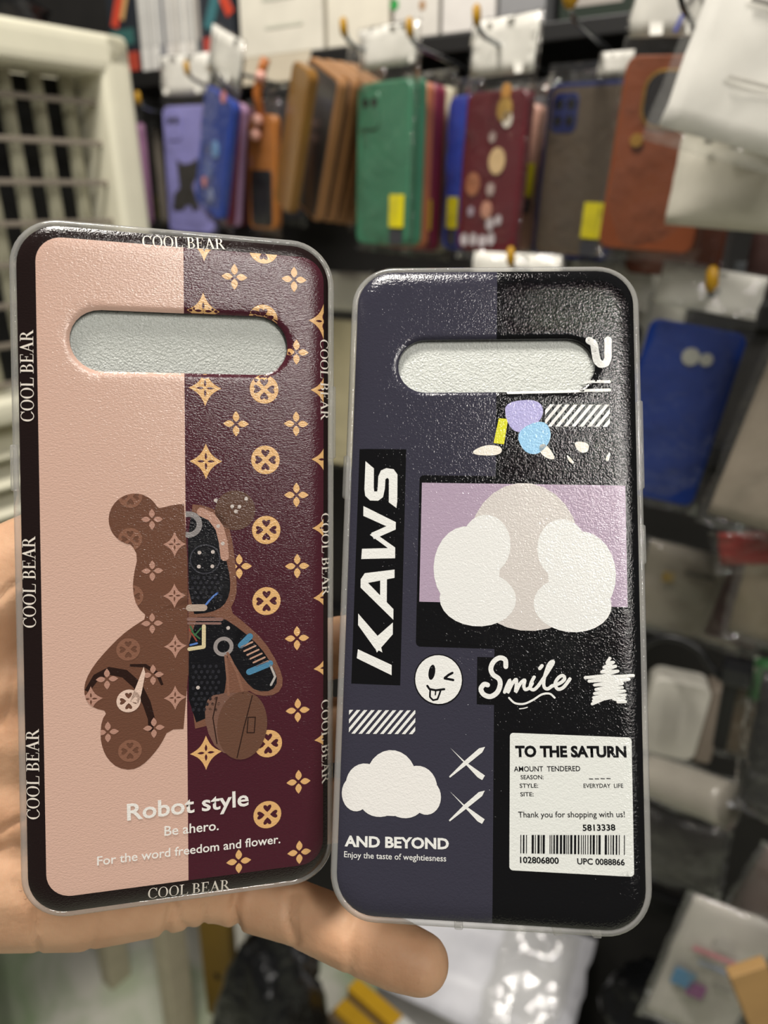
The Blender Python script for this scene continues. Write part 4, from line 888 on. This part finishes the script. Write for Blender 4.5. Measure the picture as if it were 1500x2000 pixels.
packet('accessory_bag', 'clear dusky bag behind the brown cardboard', 1480, 1850, 0.765, 0.09, 0.13, 0, 14, '#5b4a42', FILM2, 0.02)
packet('accessory_bag', 'dark bag behind the grey retail pouch', 1300, 1720, 0.86, 0.12, 0.10, 0, 0, '#2a2724', FILM, 0.02)

# ------------------------------------------------------------------ top shelf with slim boxes
sh = on_wall(330, 128, 0.86); shl = to_wall(sh)
shelf = box('wall_shelf', (0, 0, 0), (1.55, 0.146, 0.018), mat('#121110', 0.5), None, 0.002)
shelf.matrix_world = wall_frame(WALLM @ Vector((to_wall(on_wall(212, 110, 0.875)).x + 0.775, 0.945, shl.z - 0.0095))); tag(shelf, 'black shelf board above the hooks carrying slim boxes', 'shelf')
z0 = shl.z + 0.0005
def slim(label, pa, pb, col, s=0.875, hgt=0.18, art=None, spine=False, dp=0.1):
    xa = to_wall(on_wall(pa, 110, s)).x; xb = to_wall(on_wall(pb, 110, s)).x; w_ = xb - xa - 0.0012
    root = empty('slim_box', wall_frame(WALLM @ Vector(((xa + xb) / 2, s, z0)))); tag(root, label, 'box', 'slim boxes on the shelf')
    box('carton', (0, dp / 2, hgt / 2), (w_, dp, hgt), mat(col, 0.45), root, 0.001)
    if art:
        for (x, z, ww, hh_, c, rz) in art:
            o = slab('cover_print', ww * w_, hh_, 0.0008, 0.0008, mat(c, 0.4), root, bev=0.0001); o.location = (x * w_, -0.0004, z); o.rotation_euler = (0, rz, 0)
    else: slab('spine_print', w_ * 0.6, hgt * 0.7, 0.0006, 0.001, mat('#b9b8b4' if spine else '#a9a29a', 0.4), root, cz=hgt * 0.5, y=-0.0002, bev=0.0001)
    return root
art1 = [(0, 0.013, 0.9, 0.022, '#a8412f', 0), (-0.05, 0.042, 0.8, 0.018, '#35605c', 0), (-0.1, 0.078, 0.25, 0.05, '#c2452f', 0.4), (0.18, 0.085, 0.14, 0.05, '#c29a63', 0.4)]
slim('slim dark box with red and tan stripes next to white spines', 218, 275, '#22262c', art=art1)
for k, (a, b_, c) in enumerate(((276, 286, '#dcdad4'), (286, 300, '#c9c7c2'), (301, 312, '#e2e0da'), (312, 324, '#8f8f92'))):
    slim(('thin pale box spine touching the striped dark box', 'thin pale box spine second from the striped dark box', 'bright white box spine third from the striped dark box', 'thin grey box spine fourth from the striped dark box')[k], a, b_, c, spine=True)
for k, (a, b_, c) in enumerate(((326, 338, '#d9d5cf'), (338, 350, '#cfcac2'), (351, 366, '#e4e1da'), (367, 384, '#d5d1c9'))): slim(('pale box spine next to the thin grey spine', 'beige box spine between two paler spines', 'broad white box spine among the thin spines', 'broad pale box spine next to the slim grey box')[k], a, b_, c, spine=True)
slim('slim grey box spine pressed to the second striped box', 386, 397, '#5b5d60')
slim('slim dark box with a red band beside the open white carton', 398, 460, '#2c3036', art=[(0, 0.016, 0.95, 0.024, '#b5453a', 0), (-0.1, 0.06, 0.3, 0.05, '#3f6f74', 0.4), (0.1, 0.08, 0.25, 0.07, '#c2452f', -0.5)])
for k, (a, b_, c) in enumerate(((640, 700, '#6b6e72'), (700, 735, '#d9d7d2'), (740, 765, '#232222'))): slim(('slim grey box behind the open white carton', 'pale box behind the cream carton', 'black slim box behind the spotted carton')[k], a, b_, c, 0.934, dp=0.08)
slim('long grey case with red marks on the shelf near the yellow hook cap', 970, 1060, '#8f8f90', 0.88, 0.14, art=[(-0.2, 0.07, 0.1, 0.03, '#a8412f', 0), (0.25, 0.07, 0.1, 0.03, '#a8412f', 0)])
slim('dark green box on the shelf behind the yellow hook cap', 1085, 1240, '#1d2a1e', 0.90, 0.10)
# white cartons
def carton(label, pa, pb, s, d_, h_, col, marks=()):
    """a carton standing on the shelf between two columns of the photo"""
    xa = to_wall(on_wall(pa, 110, s)).x; xb = to_wall(on_wall(pb, 110, s)).x; w_ = xb - xa - 0.003
    root = empty('white_carton', wall_frame(WALLM @ Vector(((xa + xb) / 2, s, z0)))); tag(root, label, 'carton')
    box('carton_body', (0, d_ / 2, h_ / 2), (w_, d_, h_), mat(col, 0.6), root, 0.0015)
    for x, z, ww, hh_, c in marks: slab('carton_print', ww, hh_, 0.0006, min(ww, hh_) * 0.4, mat(c, 0.5), root, cx=x, cz=z, y=-0.0004, bev=0.0001)
    return root, w_
oc, cw = carton('open white carton with a hanging flap on the shelf above the strap case', 470, 634, 0.876, 0.055, 0.12, '#dcd7c8', ((0.0, 0.06, 0.05, 0.006, '#c2c4b4'), (0.005, 0.03, 0.055, 0.004, '#c9c8b8')))
fl_ = slab('carton_flap', cw * 0.8, 0.034, 0.002, 0.002, mat('#b3a995', 0.6), oc); fl_.location = (0, -0.0125, -0.017); fl_.rotation_euler = (-0.3, 0, 0)
carton('cream carton beside the open white carton above the tan-edged cases', 638, 762, 0.876, 0.05, 0.062, '#dfd9c8')
carton('white carton with coloured dots above the green cases', 766, 857, 0.876, 0.05, 0.11, '#d6d2c9', ((-0.026, 0.034, 0.010, 0.010, '#2f9a4a'), (-0.014, 0.050, 0.008, 0.008, '#4f86a8'), (0.005, 0.060, 0.008, 0.008, '#4f86a8'), (0.008, 0.030, 0.007, 0.009, '#a8825a')))
carton('tall white carton above the dark red printed case', 859, 966, 0.876, 0.05, 0.11, '#dcd8d2', ((-0.006, 0.06, 0.026, 0.013, '#b9b9d2'), (-0.004, 0.085, 0.022, 0.009, '#d2b48a')))

# ------------------------------------------------------------------ cream air cooler on a stand
q0 = on_dist(285, 430, 1.06); CX = Vector((0.60, 0.80, 0)).normalized(); CY = Vector((-0.80, 0.60, 0)).normalized()        # along the face to the right, into the body
CZB = 0.92; CW, CD = 0.42, 0.24
top_z = on_dist(218, 92, q0.y - 0.02).z
org = Vector((q0.x, q0.y, CZB)) - CX * (CW / 2)
CMAT = Matrix(((CX.x, CY.x, 0, org.x), (CX.y, CY.y, 0, org.y), (0, 0, 1, org.z), (0, 0, 0, 1))) @ Matrix.Rotation(math.radians(-2.0), 4, 'Y')
ac = empty('air_cooler', CMAT); tag(ac, 'cream air cooler with a dark louvred grille on a stand', 'air cooler')
CH_ = top_z - CZB; CRM = mat('#e0dcc6', 0.4, 0, None, 0.03); bz = 0.042
box('housing', (0, CD / 2 + 0.03, CH_ / 2), (CW, CD - 0.06, CH_), CRM, ac, 0.012, seg=3)
gz0 = CH_ * 0.44; gz1 = CH_ - bz
for c, sz in (((0, 0.0, CH_ - bz / 2), (CW, 0.07, bz)), ((-CW / 2 + bz / 2, 0.0, CH_ / 2), (bz, 0.07, CH_)), ((CW / 2 - bz / 2, 0.0, CH_ / 2), (bz, 0.07, CH_)), ((0, 0.0, gz0 - 0.012), (CW, 0.07, 0.03))):
    box('front_bezel', c, sz, CRM, ac, 0.012, seg=3)
box('grille_backing', (0, 0.034, (gz0 + gz1) / 2), (CW - 2 * bz, 0.004, gz1 - gz0), mat('#0e0e0d', 0.6), ac)
nl = 8
for k in range(nl):
    z = gz1 - (k + 0.65) * (gz1 - gz0) / nl
    box('grille_wire', (0, -0.012, z), (CW - 2 * bz + 0.004, 0.006, 0.0062), mat('#857c70', 0.4), ac, 0.001)
nv = 9
for k in range(nv):
    x = -CW / 2 + bz + (k + 0.5) * (CW - 2 * bz) / nv
    o = box('louvre_blade', (0, 0, 0), (0.013, 0.010, gz1 - gz0), mat('#a9a690', 0.35), ac, 0.001); o.location = (x, 0.014, (gz0 + gz1) / 2); o.rotation_euler = (0, 0, 0.3)
for k in range(7):
    z = 0.03 + k * (gz0 - 0.06) / 7
    o = box('lower_slat', (0, 0, 0), (CW - 2 * bz + 0.004, 0.05, 0.006), CRM, ac, 0.002); o.location = (0, 0.0, z + 0.012); o.rotation_euler = (0.6, 0, 0)
box('lower_backing', (0, 0.036, gz0 / 2), (CW - 2 * bz, 0.004, gz0 - 0.02), mat('#57554b', 0.6), ac)
st = empty('cooler_stand', CMAT @ Matrix.Rotation(math.radians(2.0), 4, 'Y') @ Matrix.Translation((0, 0, -CZB))); tag(st, 'pale wooden stand under the cream air cooler', 'stand')
SM = mat('#b5ad94', 0.6)
box('stand_top', (0, CD / 2, CZB - 0.024), (CW + 0.03, CD + 0.04, 0.03), SM, st, 0.003)
for sx in (-1, 1):
    for sy in (0, 1): box('leg', (CW / 2 - 0.085 if sx > 0 else -CW / 2 + 0.015, 0.02 + sy * (CD - 0.04), (CZB - 0.039) / 2), (0.045, 0.035, CZB - 0.039), SM, st, 0.003)
# dark bag on the cooler
bl_ = empty('black_bag', CMAT @ Matrix.Translation((0.06, 0.12, CH_ + 0.002))); tag(bl_, 'crumpled black plastic bag lying on top of the cream cooler', 'bag')
def lump(name, sx, sy, sz, m, parent, seed=0, amp=0.25, c=(0, 0, 0)):
    bm = bmesh.new(); bmesh.ops.create_icosphere(bm, subdivisions=4, radius=1)
    for v in bm.verts:
        k = 1 + amp * noise.noise(v.co * 1.6 + Vector((seed, 0, 0))) + amp * 0.5 * abs(noise.noise(v.co * 4 + Vector((0, seed, 0))))
        p = v.co * k; v.co = Vector((p.x * sx + c[0], p.y * sy + c[1], max(p.z, -0.75) * sz + 0.75 * sz + c[2]))
    return bobj(name, bm, m, parent, True)
BAG = mat('#0d0e10', 0.28, 0, (30, 0.8, 0.01), 0.1)
lump('bag_body', 0.15, 0.07, 0.035, BAG, bl_, 3); lump('bag_knot', 0.03, 0.025, 0.028, BAG, bl_, 5, c=(0.10, -0.02, 0.05))

# ------------------------------------------------------------------ floor pile below the hand
ob = empty('wooden_board', Matrix.Translation(on_level(440, 1985, 0.0)) @ Matrix.Rotation(math.radians(-28), 4, 'Z')); tag(ob, 'ochre wooden board with a small hole standing by the stand leg', 'board')
box('plank', (0, 0, 0.16), (0.07, 0.02, 0.32), mat('#8a6c20', 0.6, 0, (12, 0.3, 0.01)), ob, 0.002)
v, f_ = tube_data([(0.0, -0.0112, 0.115), (0.0, -0.009, 0.115)], 0.007, 12); mobj('peg_hole', v, f_, mat('#0c0a06', 0.8), ob)
def floor_at(px, y):
    """a spot on the floor y metres towards the wall, in the column px of the photo"""
    d = ray(px, 1900); q = to_wall(CAMP + d * (y / d.dot(WN))); return WALLM @ Vector((q.x, y, 0))
bb = empty('black_bag', Matrix.Translation(floor_at(525, 0.70) + Vector((0, 0, 0.001)))); tag(bb, 'crumpled black plastic bag on the floor beside the ochre board', 'bag')
lump('bag_body', 0.085, 0.075, 0.215, BAG, bb, 11, 0.3); lump('bag_neck', 0.045, 0.04, 0.06, BAG, bb, 17, 0.4, (0.03, 0.02, 0.24))
bb = empty('black_bag', Matrix.Translation(floor_at(1315, 0.84) + Vector((0, 0, 0.001))) @ Matrix.Rotation(-WA, 4, 'Z')); tag(bb, 'black plastic bag slumped against the wall beside the white parcel', 'bag')
lump('bag_body', 0.10, 0.085, 0.24, BAG, bb, 23, 0.25); lump('bag_neck', 0.05, 0.05, 0.05, BAG, bb, 29, 0.4, (-0.03, 0.0, 0.36))
g = floor_at(930, 0.905)
pc = empty('parcel_box', Matrix.Translation(g) @ Matrix.Rotation(-WA, 4, 'Z')); tag(pc, 'low white box on the floor holding the white mailer', 'box')
box('box_body', (0, 0, 0.10), (0.31, 0.13, 0.20), mat('#c4c2be', 0.6), pc, 0.004)
ml = empty('white_mailer', Matrix.Translation(g + Vector((0, 0, 0.252))) @ Matrix.Rotation(-WA, 4, 'Z') @ Matrix.Rotation(math.radians(-66), 4, 'X')); tag(ml, 'white plastic mailer bag lying on the low box', 'mailer')
sheet('mailer_body', 0.34, 0.20, mat('#e2e2e8', 0.35), ml, amp=0.010, seed=4, bulge=0.008, y=-0.004, cz=0.01)
sheet('mailer_window', 0.12, 0.18, FILM2, ml, cx=0.09, y=-0.022, amp=0.012, seed=8, bulge=0.004, cz=0.01)
pl = empty('storage_box', Matrix.Translation(floor_at(745, 0.755)) @ Matrix.Rotation(-WA - 0.25, 4, 'Z')); tag(pl, 'brown storage box under the yellow cartons', 'box')
box('box_body', (0, 0.0, 0.1075), (0.17, 0.075, 0.215), mat('#5a4c3a', 0.7), pl, 0.003)
for k, (yy, c1) in enumerate(((0.022, '#c79a1e'), (-0.018, '#b88e1a'))):
    tb = empty('tube_carton', pl.matrix_world @ Matrix.Translation((0.01 + 0.01 * k, yy, 0.2235))); tag(tb, ('long yellow carton with a blue end under the little finger', 'long yellow carton lying in front of the blue-ended one')[k], 'carton')
    box('yellow_part', (-0.045, 0, 0.0), (0.10, 0.026, 0.016), mat(c1, 0.45), tb, 0.002); box('white_part', (0.02, 0, 0), (0.03, 0.0262, 0.0162), mat('#dedcd6', 0.5), tb, 0.002); box('blue_part', (0.048, 0, 0), (0.026, 0.026, 0.016), mat('#2a66b8', 0.45), tb, 0.002)
